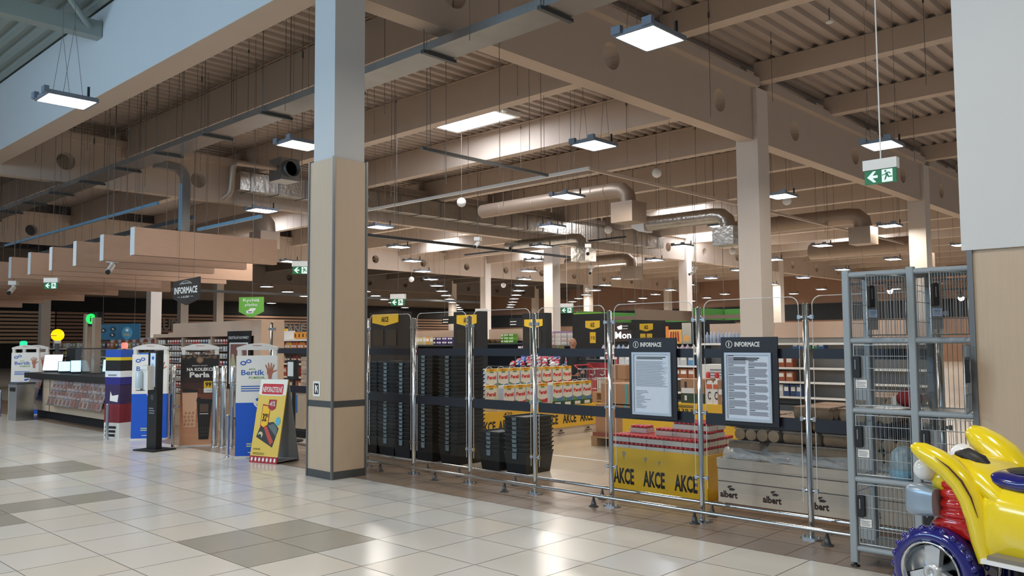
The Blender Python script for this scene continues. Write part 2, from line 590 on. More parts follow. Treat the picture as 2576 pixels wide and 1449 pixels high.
column_paint = mat('column_paint', '#d8cdc2', 0.7, var=.03, scale=2)
GX = (-8.0, -22.4, -36.8, -51.2)
CY = (5.5, 15.68, 26.03, 36.38, 46.73, 57.08, 61.9)
for gx in GX:
    for ya, yb in zip(CY, CY[1:]):
        mb = MB()
        web(mb, gx, ya + .26, yb - .26, [ya + 1.7 + 3.45 * k for k in range(3) if ya + 2.2 + 3.45 * k < yb], 5.58, 6.66, .15, beam_paint if gx > -40 else dark_far)
        mb.box(gx - .3, gx + .3, ya + .2, yb - .2, 6.66, 6.84, beam_paint if gx > -40 else dark_far)
        struct(mb.build('beam_girder'), 'beige concrete girder with round openings')
    for cy in CY[1:6]:
        mb = MB().box(gx - .24, gx + .24, cy - .24, cy + .24, 0, 6.66, column_paint)
        struct(mb.build('column_shop'), 'beige concrete column inside the shop')
struct(MB().box(-51.45, -50.95, 23.4, 23.9, 0, 6.4, column_paint).build('column_shop'), 'slim beige column before the slatted wall')
edges = [6.4] + list(GX) + [-62]
for a, b in zip(edges, edges[1:]):
    zb = 6.78 if a > 0 else 6.42
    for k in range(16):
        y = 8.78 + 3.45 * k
        mb = MB().box(b + .15, a - .15, y - .14, y + .14, zb, 7.2, beam_paint if a > -30 else dark_far)
        struct(mb.build('beam_purlin'), 'beige purlin under the ribbed ceiling')

# roof lights
n = 1
for x, y in ((-14.9, 13.75), (-32.3, 17.2), (-32.9, 29.2), (-32.4, 36.4), (-31.6, 42.6), (-18.2, 29.3), (-16.2, 41.9), (-21.0, 36.4), (-26.5, 24.1)):
    wd = MB().box(x - 1.05, x + 1.05, y - 1.15, y + 1.0, 7.12, 7.16, skyl)
    wn = struct(wd.build('window_%d' % n), 'white roof light between the purlins')
    fr = MB()
    for x0, x1, y0, y1 in ((x - 1.15, x - 1.05, y - 1.25, y + 1.1), (x + 1.05, x + 1.15, y - 1.25, y + 1.1), (x - 1.05, x + 1.05, y - 1.25, y - 1.15), (x - 1.05, x + 1.05, y + 1.0, y + 1.1)):
        fr.box(x0, x1, y0, y1, 7.08, 7.2, white)
    fr.build('window_frame', wn)
    n += 1
# ================================================================== CEILING LAMPS
def make_lamp(loc, label, group, wire_top=7.24):
    r = thing('pendant_lamp', label, 'lamp', loc, 0, group, local=True)
    mb = MB()
    mb.box(-.25, .25, -.31, .31, .012, .06, lampgrey)
    mb.build('housing', r)
    mb = MB()
    for s in (-1, 1):
        mb.box(s * .2 - .06, s * .2 + .06, -.36, -.3, .015, .1, lampgrey)
    mb.box(-.262, -.24, -.32, .32, .0, .05, lampgrey).box(.24, .262, -.32, .32, 0, .05, lampgrey).box(-.25, .25, -.325, -.295, 0, .05, lampgrey).box(-.25, .25, .295, .325, 0, .05, lampgrey)
    mb.build('frame', r)
    mb = MB().add([(-.235, -.29, .008), (-.235, .29, .008), (.235, .29, .008), (.235, -.29, .008)], [(0, 1, 2, 3)], lampw)
    mb.build('diffuser', r)
    MB().cyl((.21, .2, .06), (.21, .2, .2), .018, black, n=8).build('cable_connector', r)
    mb = MB()
    for s in (-1, 1):
        for q in (-1, 1):
            mb.cyl((s * .23, q * .12, .06), (s * .23, 0, 1.0), .003, wire_m, n=4, caps=False)
        mb.cyl((s * .23, 0, 1.0), (s * .23, 0, wire_top - loc[2]), .003, wire_m, n=4, caps=False)
    mb.build('suspension_wire', r)
    return r


lamp0 = None
rows = {}
for j in range(0, 16):
    for i in range(-1, 17):
        if (i + j) % 2:
            continue
        x, y = -4.97 - 3.47 * i, 7.45 + 3.48 * j
        if y > 61.5 or x < -61.5:
            continue
        if not (-1.75 * y - 1 < x < -0.2 * y + 1.5):
            continue
        rows.setdefault(j, []).append((x, y))
rows[1].append((-18.5, 10.5))
for j, l in rows.items():
    for k, (x, y) in enumerate(sorted(l, reverse=True)):
        lab = 'pendant lamp in the %s row behind the shop front, %s from the locker end' % (nth(j), nth(k))
        if lamp0 is None:
            lamp0 = make_lamp((x, y, 4.79), lab, 'square pendant lamps of the shop')
        else:
            dup(lamp0, (x, y, 4.79), lab)
ml = dup(lamp0, (-11.94, 3.85, 4.79), 'square lamp hanging in the mall in front of the white fascia', group='mall lamps')
for x, y in ((-5.4, 1.2), (-1.2, 2.6), (-9.5, -1.5), (-3.0, -1.5), (-15.5, .6), (-19, 3.6), (1.5, .6), (-24, 0.5)):  # unseen lamps added to give the mall neutral light
    dup(lamp0, (x, y, 4.79), 'added square lamp out of view over the open mall floor', group='added lamps over the mall floor')
# ================================================================== SHOPPING LOCKERS
lock_m = mat('locker_blue_grey', '#97a1a7', 0.42, 0.0, var=.03)
wire_z = mat('zinc_wire', '#b4b8b8', 0.3, 0.9, var=.05)
shelf_z = mat('zinc_sheet', '#9a9ea0', 0.35, 0.7, var=.06)
LX = (-2.215, -1.80, -1.435)
LZ = (.12, .575, 1.03, 1.495, 1.94)
LY0, LY1 = 5.64, 6.0
r = thing('shopping_locker', 'grey tube-framed wire locker unit with mesh doors beside the clad wall', 'locker', (-1.83, 5.8, 0))
mb = MB()
for x in LX:
    for y in (LY0, LY1):
        mb.rrect(Fr((x, y, 0), (1, 0, 0), (0, 1, 0)), -.024, -.024, .024, .024, .01, lock_m, .03, 1.97)
for z in LZ:
    for y in (LY0, LY1):
        for a, b in zip(LX, LX[1:]):
            mb.cyl((a, y, z), (b, y, z), .02, lock_m, n=10)
    for x in LX:
        mb.cyl((x, LY0, z), (x, LY1, z), .016, lock_m, n=8)
mb.build('frame', r)
for x in LX:
    MB().lathe([(.03, 0), (.03, .008), (.012, .012), (.012, .035)], (x, LY0, 0), black, 12).build('foot', r)
for z in LZ:
    MB().box(LX[0] + .02, LX[2] - .02, LY0 + .015, LY1 - .01, z + .008, z + .014, shelf_z).build('shelf', r)
mb = MB()
for a, b in zip(LX, LX[1:]):
    k = a + .04
    while k < b - .03:
        mb.cyl((k, LY1, .13), (k, LY1, 1.93), .0022, wire_z, n=4, caps=False)
        k += .03
mb.build('rear_mesh', r)
for x in LX:
    mb = MB()
    y = LY0 + .04
    while y < LY1 - .02:
        mb.cyl((x, y, .13), (x, y, 1.93), .0022, wire_z, n=4, caps=False)
        y += .03
    for z in LZ[:-1]:
        for q in (.12, .25, .36):
            mb.cyl((x, LY0, z + q), (x, LY1, z + q), .0025, wire_z, n=4, caps=False)
    mb.build('side_mesh', r)
keyl = mat('key_tag_blue', '#9db6d8', 0.5, var=.03)
for ci, (a, b) in enumerate(zip(LX, LX[1:])):
    for ri in range(4):
        z0, z1 = LZ[ri] + .03, LZ[ri + 1] - .028
        w_ = b - a - .065
        ang = {(0, 3): 68, (1, 3): 62, (1, 2): 98}.get((ci, ri), 0)
        t = math.radians(ang)
        hx = b - .032
        u = Vector((math.cos(t), math.sin(t), 0))      # from the free edge to the hinge
        f = Fr(Vector((hx, LY0 - .012, z0)) - u * w_, u, (0, 0, 1))
        h = z1 - z0
        mb = MB()
        mb.tube([f.at(.006, .006), f.at(w_, .006), f.at(w_, h), f.at(.006, h), f.at(.006, .006)], .005, wire_z, 6)
        n = 13
        for k in range(1, n):
            q = w_ * k / n
            mb.cyl(f.at(q, 0), f.at(q, h), .0022, wire_z, n=4, caps=False)
        for q in (.27, .62, .82):
            mb.cyl(f.at(0, h * q), f.at(w_, h * q), .003, wire_z, n=5, caps=False)
        d = mb.build('door', r)
        MB().rect(f, .01, h * .1, .1, h * .82, shelf_z, -.004, -.001).build('lock_plate', d)
        MB().rrect(f, .004, h * .46, .05, h * .82, .012, black, 0, .025).rect(f, .02, h * .6, .026, h * .76, steel, .025, .028).build('lock', d)
        MB().rect(f, .014, h * .3, .088, h * .43, keyl if ri == 3 else paper, .002, .004).lines(f, .02, .082, h * .32, h * .41, 4, ink, .005, .4, .3).build('notice', d)

bag_m = glass_mat('bag_film', (.62, .72, .78))
mb = MB()
mb.lathe([(0, 0), (.075, 0), (.085, .03), (.08, .1), (.066, .17), (.045, .205), (.0, .215)], (0, 0, 0), mat('bag_grey_blue', '#8fa6b0', .35, var=.25, scale=14, bump=.4), 14)
for v in mb.v:
    v.x += .012 * math.sin(v.z * 40 + v.y * 30)
    v.y *= .9
r = thing('carrier_bag', 'grey-blue plastic bag standing in the third locker from the top', 'bag', (-1.93, 5.76, .589), local=True)
mb.build('body', r)
MB().lathe([(.0765, .0), (.0868, .03), (.084, .06)], (0, 0, 0), mat('bag_blue_band', '#7fb2cc', .4, var=.1), 14).build('blue_band', r)
r = thing('cloth_bundle', 'dark red soft bundle lying in the second locker from the top', 'bundle', (-1.9, 5.84, 1.045), local=True)
mb = MB().ball((0, 0, .065), .085, mat('dark_red_cloth', '#8e1b20', .8, var=.2, scale=20), 14, (1, .8, .75))
for v in mb.v:
    v.z = max(0, v.z)
mb.build('cloth', r)
MB().box(-.1, -.07, -.05, -.045, .02, .08, paper).build('paper_tag', r)

# ================================================================== COIN RIDE
ry = mat('ride_yellow', '#ecd21c', 0.18, var=.03, coat=.6)
rr = mat('ride_red', '#cf1a14', 0.18, var=.03, coat=.6)
rn = mat('ride_navy', '#1a1a6e', 0.16, var=.08, coat=.6)
rk = mat('ride_black', '#1d1b1a', 0.5, var=.1)
rs = mat('ride_silver', '#93a4b4', 0.28, 0.35, var=.05)
wht = mat('ride_white', '#e8e8ea', 0.2, var=.01, coat=.4)


def loft(mb, secs, mt, axis='x', n=24, p=3.2):
    """secs: (pos, (a centre, a half), (b centre, b half)) super-ellipse rings along an axis."""
    vs = []
    for pos, (ca, ha), (cb, hb) in secs:
        for k in range(n):
            t = 2 * PI * k / n
            ca_, sa_ = math.cos(t), math.sin(t)
            a = ca + ha * math.copysign(abs(ca_) ** (2 / p), ca_)
            b = cb + hb * math.copysign(abs(sa_) ** (2 / p), sa_)
            vs.append((pos, a, b) if axis == 'x' else (a, b, pos) if axis == 'z' else (b, pos, a))
    m = len(secs)
    mb.add(vs, [(i * n + k, i * n + (k + 1) % n, (i + 1) * n + (k + 1) % n, (i + 1) * n + k) for i in range(m - 1) for k in range(n)], mt, True)
    mb.add(vs, [tuple(range(n))[::-1], tuple(range((m - 1) * n, m * n))], mt)
    return mb


r = thing('coin_ride', 'glossy yellow and red children\'s coin ride with navy tyre in front of the lockers', 'coin ride', (-1.03, 3.385, 0), -0.24)
mb = MB()
loft(mb, [(-.915, (3.56, .09), (.86, .06)), (-.885, (3.56, .15), (.845, .125)), (-.84, (3.57, .19), (.835, .155)), (-.78, (3.58, .215), (.83, .155)), (-.68, (3.58, .22), (.825, .15)), (-.5, (3.58, .22), (.825, .15)), (-.3, (3.58, .22), (.85, .19)), (-.12, (3.58, .18), (.9, .26)), (-.02, (3.58, .12), (.9, .22))], ry, 'x', 28, 3.6)
mb.build('body', r)
mb = MB()
loft(mb, [(-1.05, (3.56, .06), (1.015, .03)), (-1.0, (3.56, .11), (1.02, .05)), (-.93, (3.56, .15), (1.0, .06)), (-.86, (3.56, .17), (.97, .07)), (-.8, (3.56, .18), (.925, .065)), (-.72, (3.56, .17), (.89, .06))], ry, 'x', 24, 2.4)
mb.build('hood', r)
for nm, yy, s in (('cowl', 3.385, 1), ('cowl', 3.745, -1)):
    mb = MB()
    up = 0 if s > 0 else .05
    pts = [(-1.112, 1.088, .006), (-1.10, 1.086, .022), (-1.07, 1.075, .034), (-1.02, 1.05, .042), (-.97, 1.02, .046), (-.925, .975, .047), (-.895, .92, .047), (-.876, .85, .045), (-.864, .77, .042), (-.85, .70, .036)]
    mb.tube([(x + up * .6, yy + s * .035 * i / 9, z + up * max(0, 1 - i / 7)) for i, (x, z, q) in enumerate(pts)], [q * (1 + up * 8) if 0 < i < 7 else q for i, (_, _, q) in enumerate(pts)], ry, 16)
    c_ = mb.build(nm, r)
    mb = MB()
    mb.tube([(x + .02, yy - s * (q * .98) + s * .035 * i / 9, z + .012 + up * .4) for i, (x, z, q) in enumerate(pts[3:8], 3)], [.001, .003, .004, .003, .001], mat('ride_dark_line', '#4a1d10', .3, var=0), 6)
    mb.build('painted_line', c_)
mb = MB()
zs = [.69, .72, .75, .775, .79, .8]
sec = [(.685, (-.868, .012), (3.52, .06)), (.72, (-.88, .022), (3.52, .08)), (.76, (-.91, .03), (3.52, .095)), (.79, (-.985, .092), (3.52, .1)), (.80, (-.99, .1), (3.52, .105)), (.822, (-.99, .082), (3.52, .1))]
z, k = .83, 0
while z < .975:
    fz = (z - .83) / .145
    xl, xr = -1.055 + .03 * fz, -.915 - .02 * fz
    for dz, g in ((0, 0), (.006, .009), (.022, .011), (.03, .002)):
        sec.append((z + dz, ((xl + xr) / 2, (xr - xl) / 2 + g), (3.52, .095 + g)))
    z += .036
sec += [(.985, (-.985, .05), (3.52, .09)), (1.0, (-.99, .04), (3.52, .08))]
loft(mb, sec, rr, 'z', 28, 3)
mb.build('front_grille', r)
for (x, y, z, q) in ((-1.085, 3.43, 1.0, .042), (-1.062, 3.66, 1.035, .05)):
    MB().ball((x, y, z), q, wht, 18).build('white_eye', r)
mb = MB().ball((-1.03, 3.47, .965), .05, ry, 14, (1, 1, 1.1))
mb.build('cheek', r)
for y in (3.42, 3.62):
    mb = MB()
    loft(mb, [(-1.145, (y, .02), (.885, .03)), (-1.14, (y, .04), (.885, .052)), (-1.12, (y, .05), (.885, .06)), (-1.06, (y, .048), (.885, .056)), (-1.03, (y, .045), (.885, .05))], rs, 'x', 24, 4)
    mb.build('headlight', r)
# seat and cockpit
mb = MB()
loft(mb, [(-.885, (3.56, .05), (1.0, .01)), (-.86, (3.56, .12), (.995, .025)), (-.82, (3.56, .145), (.99, .035)), (-.74, (3.56, .15), (.985, .035)), (-.62, (3.56, .15), (1.0, .045)), (-.5, (3.56, .15), (1.05, .08)), (-.4, (3.56, .14), (1.12, .14)), (-.33, (3.56, .1), (1.15, .15))], rn, 'x', 20, 3)
mb.build('seat', r)
mb = MB().ball((-.77, 3.56, 1.02), .07, rk, 16, (1, 1.3, .16))
mb.build('seat_pad', r)
mb = MB().tube([(-1.0, 3.5, 1.062), (-.96, 3.5, 1.06), (-.91, 3.5, 1.038), (-.86, 3.5, 1.005)], [.012, .032, .034, .012], rk, 14)
mb.build('dashboard', r)
MB().box(-.8, -.3, 3.31, 3.4, .735, .75, mat('ride_grey_step', '#7d776a', .6, var=.1)).box(-.82, -.3, 3.305, 3.33, .72, .735, wht).build('footrest', r)
for y, s in ((3.42, 1), (3.70, -1)):
    cx, cz = -1.036, .63
    mb = MB()
    R_ = .165
    mb.lathe([(.112, -.055), (.13, -.062), (.152, -.055), (.163, -.03), (.166, 0), (.163, .03), (.152, .055), (.13, .062), (.112, .055)], (cx, y, cz), rn, 40, 'y')
    for k in range(24):
        t = 2 * PI * k / 24
        for q in (-.04, .04):
            mb.ball((cx + .156 * math.cos(t), y + q, cz + .156 * math.sin(t)), .016, rn, 8, (1, .9, 1))
    wheel = mb.build('wheel', r)
    mb = MB().lathe([(.112, -.058), (.116, -.066), (.108, -.066), (.104, -.05), (.1, -.01), (.03, 0), (0, 0)], (cx, y, cz), chrome, 40, 'y')
    mb.build('rim', wheel)
    mb = MB()
    for k in range(3):
        t = PI / 2 + 2 * PI * k / 3
        u = Vector((math.cos(t), 0, math.sin(t)))
        vv = Vector((-math.sin(t), 0, math.cos(t)))
        o = Vector((cx, y - .045, cz))
        pts = [o + u * .02 - vv * .022, o + u * .09 - vv * .03, o + u * .1, o + u * .09 + vv * .03, o + u * .02 + vv * .022]
        mb.add([p for p in pts] + [p + Vector((0, .03, 0)) for p in pts], [(0, 1, 2, 3, 4), (9, 8, 7, 6, 5)] + [(i, 5 + i, 5 + (i + 1) % 5, (i + 1) % 5) for i in range(5)], mat('wheel_silver', '#c8cacc', .3, .4, var=.03))
    mb.lathe([(.032, 0), (.03, -.06), (.014, -.062), (.012, -.055), (0, -.055)], (cx, y, cz), mat('wheel_silver', '#c8cacc'), 20, 'y')
    mb.build('spokes', wheel)
MB().box(-1.35, -.05, 3.25, 3.9, 0, .36, mat('ride_base', '#2a2b55', .4, var=.05)).build('base', r)
MB().cyl((-.75, 3.56, .36), (-.75, 3.56, .7), .08, black).cyl((-1.036, 3.42, .63), (-1.036, 3.70, .63), .02, black).build('lift_column', r)
# ================================================================== GLASS BARRIER
FY = 6.18
PX = [-8.33] + [-8.37 + 0.9367 * k for k in range(1, 7)] + [-1.80]
pl = ['beside the wood-clad column', 'second from the wood-clad column', 'third from the wood-clad column', 'fourth from the wood-clad column', 'between the two information boards', 'sixth from the wood-clad column', 'seventh from the wood-clad column, beside the lockers', 'behind the lockers']
for k, x in enumerate(PX):
    r = thing('barrier_post', 'chrome post of the glass barrier, ' + pl[k], 'barrier post', (x, FY, 0), 0, 'posts of the glass barrier')
    MB().lathe([(0, 1.79), (.012, 1.79), (.0225, 1.78), (.0225, .03), (.0225, .012)], (x, FY, 0), chrome, 14).build('tube', r)
    mb = MB()
    f = Fr((x, FY, 0), (1, 0, 0), (0, 1, 0))
    mb.rrect(f, -.085, -.05, .085, .05, .045, steel, 0, .014)
    for s in (-1, 1):
        mb.cyl((x + s * .06, FY, .014), (x + s * .06, FY, .026), .01, steel, n=8)
    mb.build('base_plate', r)
    for z in (.36, .9, 1.68):
        mb = MB()
        mb.cyl((x - .05, FY, z), (x + .05, FY, z), .011, steel, n=8)
        for s in (-1, 1):
            mb.box(x + s * .05 - .012, x + s * .05 + .012, FY - .011, FY + .011, z - .016, z + .016, steel)
        mb.build('glass_clamp', r)
gl = ['nearest the wood-clad column', 'second from the wood-clad column', 'third from the column, before the short basket stacks', 'fourth from the wood-clad column', 'with the first information board', 'with the second information board', 'ending behind the lockers']
for k in range(7):
    a, b = PX[k] + .055, PX[k + 1] - .055
    f = Fr((0, FY, 0))
    mb = MB().rrect(f, a, .27, b, 1.84, .07, pane, -.005, .005)
    r = mb.build('glass_panel')
    tag(r, 'glass barrier panel with dark bands, ' + gl[k], 'glass panel', 'panels of the glass barrier')
    for z0, z1 in ((1.36, 1.437), (.805, .902)):
        MB().rect(f, a, z0, b, z1, navy_film, .0055, .007).build('dark_band', r)
    e = MB()
    for q in range(5):
        t0, t1 = PI / 2 * q / 5, PI / 2 * (q + 1) / 5
        e.cyl(f.at(b - .07 + .07 * math.cos(t0), 1.77 + .07 * math.sin(t0)), f.at(b - .07 + .07 * math.cos(t1), 1.77 + .07 * math.sin(t1)), .004, white, n=5)
        e.cyl(f.at(a + .07 - .07 * math.cos(t0), 1.77 + .07 * math.sin(t0)), f.at(a + .07 - .07 * math.cos(t1), 1.77 + .07 * math.sin(t1)), .004, white, n=5)
    e.cyl(f.at(a + .07, 1.84), f.at(b - .07, 1.84), .003, white, n=5)
    e.cyl(f.at(a, 1.77), f.at(a, .27), .003, white, n=5).cyl(f.at(b, 1.77), f.at(b, .27), .003, white, n=5)
    e.build('polished_edge', r)
for nm, y, z, x0, x1, feet, lab in (('front', 6.06, .1, -8.2, -1.2, (-7.9, -6.93, -5.87, -4.74, -3.69, -2.58), 'low chrome bumper rail on cone feet in front of the glass barrier'),
                                    ('rear', 6.4, .11, -8.6, -1.2, (-7.45, -6.91, -6.04, -4.9, -3.72, -2.5), 'low chrome bumper rail on cone feet behind the glass barrier')):
    r = thing('bumper_rail', lab, 'rail', ((x0 + x1) / 2, y, 0))
    MB().tube([(x0, y, z), (x1, y, z)], .0165, chrome, 12).build('tube', r)
    for x in feet:
        MB().lathe([(0, 0), (.045, 0), (.045, .006), (.03, .008), (.008, .085), (.012, z - .012), (0, z - .012)], (x, y, 0), grey_metal, 12).build('cone_foot', r)

# information boards on the glass
dark_board = mat('board_navy_black', '#15171f', 0.5, var=.05)
frame_al = mat('pale_frame', '#b9c4cf', 0.35, 0.3, var=.03)
paper_b = mat('paper_cool', '#cfd9e6', 0.6, var=.01)
for x0, x1, lab, two in ((-4.375, -3.885, 'dark information board with one column of print between two barrier posts', 0), (-3.455, -2.965, 'dark information board with two columns of print, closer to the lockers', 1)):
    f = Fr((x0, FY - .045, .825))
    W_, H_ = x1 - x0, .705
    r = thing('information_board', lab, 'sign', (x0 + W_ / 2, FY - .045, .825))
    MB().rect(f, 0, 0, W_, H_, dark_board, -.02, 0).build('board', r)
    mb = MB()
    for q in (.05, W_ - .05):
        mb.cyl(f.at(q, .1, -.036), f.at(q, .1, -.02), .012, steel, n=8).cyl(f.at(q, .58, -.036), f.at(q, .58, -.02), .012, steel, n=8)
    mb.build('mounting', r)
    mb = MB()
    mb.text(f, 'INFORMACE', .125, H_ - .078, .345, H_ - .038, white, .003)
    mb.poly(f, [(.075 + .03 * math.cos(t * PI / 12), H_ - .058 + .03 * math.sin(t * PI / 12)) for t in range(24)], white, 0, .002)
    mb.disc(f, .075, H_ - .058, .025, dark_board, .002, .003)
    mb.rect(f, .071, H_ - .075, .079, H_ - .041, white, .003, .004)
    mb.build('heading', r)
    a0, a1, b0, b1 = .035, W_ - .05, .03, H_ - .125
    fr = MB()
    for q in ((a0, b0, a1, b0 + .02), (a0, b1 - .02, a1, b1), (a0, b0 + .02, a0 + .02, b1 - .02), (a1 - .02, b0 + .02, a1, b1 - .02)):
        fr.rect(f, *q, frame_al, 0, .014)
    fo = fr.build('frame', r)
    sh = MB().rect(f, a0 + .018, b0 + .018, a1 - .018, b1 - .018, paper_b, 0, .004).build('sheet', r)
    mb = MB()
    if two:
        mb.lines(f, a0 + .08, a1 - .1, b1 - .06, b1 - .035, 2, inkb, .006, .6, .1)
        m_ = (a0 + a1) / 2
        for q0, q1 in ((a0 + .03, m_ - .008), (m_ + .008, a1 - .03)):
            z = b0 + .05
            while z < b1 - .08:
                n = random.randint(3, 8)
                mb.lines(f, q0, q1, z, z + n * .0085, n, ink, .006, .6, .12)
                z += n * .0085 + .005
                mb.rect(f, q0, z, q0 + .05, z + .005, inkb, .005, .006)
                z += .012
    else:
        mb.lines(f, a0 + .05, a1 - .05, b1 - .06, b1 - .035, 2, inkb, .006, .55, .2)
        mb.lines(f, a0 + .04, a1 - .03, b0 + .25, b1 - .075, 30, ink, .006, .3, .25)
        mb.lines(f, a0 + .04, a0 + .2, b0 + .06, b0 + .22, 13, ink, .006, .35, .7)
    mb.build('print', sh)

# ================================================================== SHOPPING BASKETS
basket_m = mat('basket_black', '#121314', 0.5, var=.12, scale=20)
RIM = .0525


def basket(loc, label, bottom):
    """Nested basket: only its rim band shows above the one below; the lowest shows its whole side."""
    r = thing('shopping_basket', label, 'basket', loc, 0, 'stacked shopping baskets', local=True)
    a, b = .172, .235
    mb = MB()
    if bottom:
        mb.taper(-a, a, -b, b, 0.0, .235, .028, basket_m)
    else:
        mb.taper(-a + .006, a - .006, -b + .006, b - .006, .002, .034, .006, basket_m)
    z = .235 if bottom else .034
    for x0, x1, y0, y1 in ((-a - .004, a + .004, -b - .004, -b + .012), (-a - .004, a + .004, b - .012, b + .004), (-a - .004, -a + .012, -b + .012, b - .012), (a - .012, a + .004, -b + .012, b - .012)):
        mb.box(x0, x1, y0, y1, z, z + .016, basket_m)
    mb.build('body', r)
    zt = z - .026 if not bottom else z - .06
    mb = MB().taper(-.04, .035, -b - .01, -b - .003, zt - .004, z + .004, .006, cyan_lab)
    mb.build('sticker', r)
    MB().box(a - .004, a + .004, -.2, .2, z - .018, z - .014, black).box(a + .002, a + .006, -.03, -.022, z - .03, z - .02, white).build('handle', r)
    return r


b_low = b_rim = None
stacks = [(-9.25, 7.13, 21, 'the first stack from the column'), (-8.88, 7.13, 21, 'the second stack from the column'), (-8.55, 7.13, 21, 'the third stack from the column'),
          (-8.14, 7.16, 23, 'the fourth stack from the column'), (-7.68, 7.16, 23, 'the tall stack before the short ones'), (-7.0, 7.2, 5, 'the lowest basket stack'), (-6.56, 7.18, 9, 'the short stack under the red-white-yellow boxes')]
for x, y, n, lab in stacks:
    if n == 9:
        lab = 'the short stack before the yellow pallets'
    z = 0
    for k in range(n):
        l = 'black shopping basket, %s from the floor in %s' % (nth(k), lab)
        if k == 0:
            if b_low is None:
                b_low = basket((x, y, 0), l, True)
            else:
                dup(b_low, (x, y, 0), l)
            z = .251
        else:
            jx = random.uniform(-.004, .004)
            if b_rim is None:
                b_rim = basket((x + jx, y, z), l, False)
            else:
                dup(b_rim, (x + jx, y, z), l)
            z += RIM - .0025

# ================================================================== YELLOW PROMO PALLET WITH RED-LIDDED JARS
promo_in = mat('promo_board_edge', '#c99a12', 0.6, var=.04)
r = thing('promo_pallet', 'yellow promotional pallet sleeve printed AKCE under the trays of red jars', 'pallet display', (-4.6, 7.3, 0))
x0, x1, y0, y1, zt = -5.16, -4.06, 6.9, 7.75, .43
MB().box(x0, x1, y0, y1, .0, .41, yellow).build('sleeve', r)
mb = MB()
for q in ((x0 - .004, x0 + .006, y0 - .004, y1 + .004), (x1 - .006, x1 + .004, y0 - .004, y1 + .004), (x0 + .006, x1 - .006, y0 - .004, y0 + .006), (x0 + .006, x1 - .006, y1 - .006, y1 + .004)):
    mb.box(*q, .02, zt, yellow)
mb.build('rim', r)
f = Fr((x0, y0 - .004, 0))
mb = MB()
for k in range(3):
    mb.text(f, 'AKCE', .03 + .36 * k, .07, .28 + .36 * k, .23, inkb, .002)
mb.build('lettering', r)
mb = MB()
torn = mat('torn_cardboard', '#a89c84', 0.85, var=.1)
for cx, cz, q in ((.16, .365, 1.2), (.42, .335, .9), (.58, .315, .7)):
    mb.poly(f, [(cx - .02 * q, cz + .02 * q), (cx + .005, cz + .028 * q), (cx + .022 * q, cz + .012 * q), (cx + .008 * q, cz - .012 * q), (cx, cz - .05 * q), (cx - .012 * q, cz - .01 * q)], torn, 0, .0015)
mb.build('torn_patch', r)
tray_m = mat('tray_card_white', '#d6d3cc', 0.7, var=.04)
lid_m = mat('jar_lid_red', '#c6222c', 0.3, var=.1)
jar_g = mat('jar_content', '#5f2b26', 0.3, var=.2)


def jar_tray(loc, label):
    t = thing('jar_tray', label, 'tray', loc, 0, 'trays of red-lidded jars', local=True)
    MB().box(-.1, .1, -.075, .075, 0, .046, tray_m).build('card_tray', t)
    for a in range(4):
        for b in range(3):
            MB().lathe([(.023, .03), (.0235, .05), (.0235, .052)], (-.075 + .05 * a, -.05 + .05 * b, 0), jar_g, 10).lathe([(.024, .052), (.0245, .07), (.021, .073), (0, .073)], (-.075 + .05 * a, -.05 + .05 * b, 0), lid_m, 10).build('jar', t)
    return t


tray0 = None
layout = []
for k in range(5):
    layout.append((-5.05 + .206 * k, 6.99, .414, 'front row of the bottom layer'))
for k in range(5):
    layout.append((-5.05 + .206 * k, 7.15, .414, 'second row of the bottom layer'))
for k in range(5):
    layout.append((-5.05 + .206 * k, 6.99, .489, 'front row of the second layer'))
for k in range(5):
    layout.append((-5.05 + .206 * k, 7.15, .489, 'second row of the second layer'))
for k in range(3):
    layout.append((-4.62 + .206 * k, 7.12, .564, 'third layer'))
for k in range(5):
    layout.append((-5.05 + .206 * k, 7.31, .414, 'third row of the bottom layer'))
    layout.append((-5.05 + .206 * k, 7.31, .489, 'third row of the second layer'))
for k in range(2):
    layout.append((-4.43 + .206 * k, 7.47, .414, 'fourth row of the bottom layer'))
    layout.append((-4.43 + .206 * k, 7.47, .489, 'fourth row of the second layer'))
    layout.append((-4.43 + .206 * k, 7.29, .564, 'rear row of the third layer'))
    layout.append((-4.43 + .206 * k, 7.31, .639, 'rear row of the top layer'))
layout.append((-4.98, 7.2, .564, 'third layer, standing alone'))
for k in range(2):
    layout.append((-4.43 + .206 * k, 7.14, .639, 'top layer'))
cnt = {}
for x, y, z, lab in layout:
    k = cnt[lab] = cnt.get(lab, -1) + 1
    l = 'shrink-wrapped tray of red-lidded jars, %s in the %s' % (nth(k), lab) if 'alone' not in lab else 'single tray of red-lidded jars standing alone on the third layer'
    if tray0 is None:
        tray0 = jar_tray((x, y, z), l)
    else:
        dup(tray0, (x + random.uniform(-.003, .003), y, z), l)

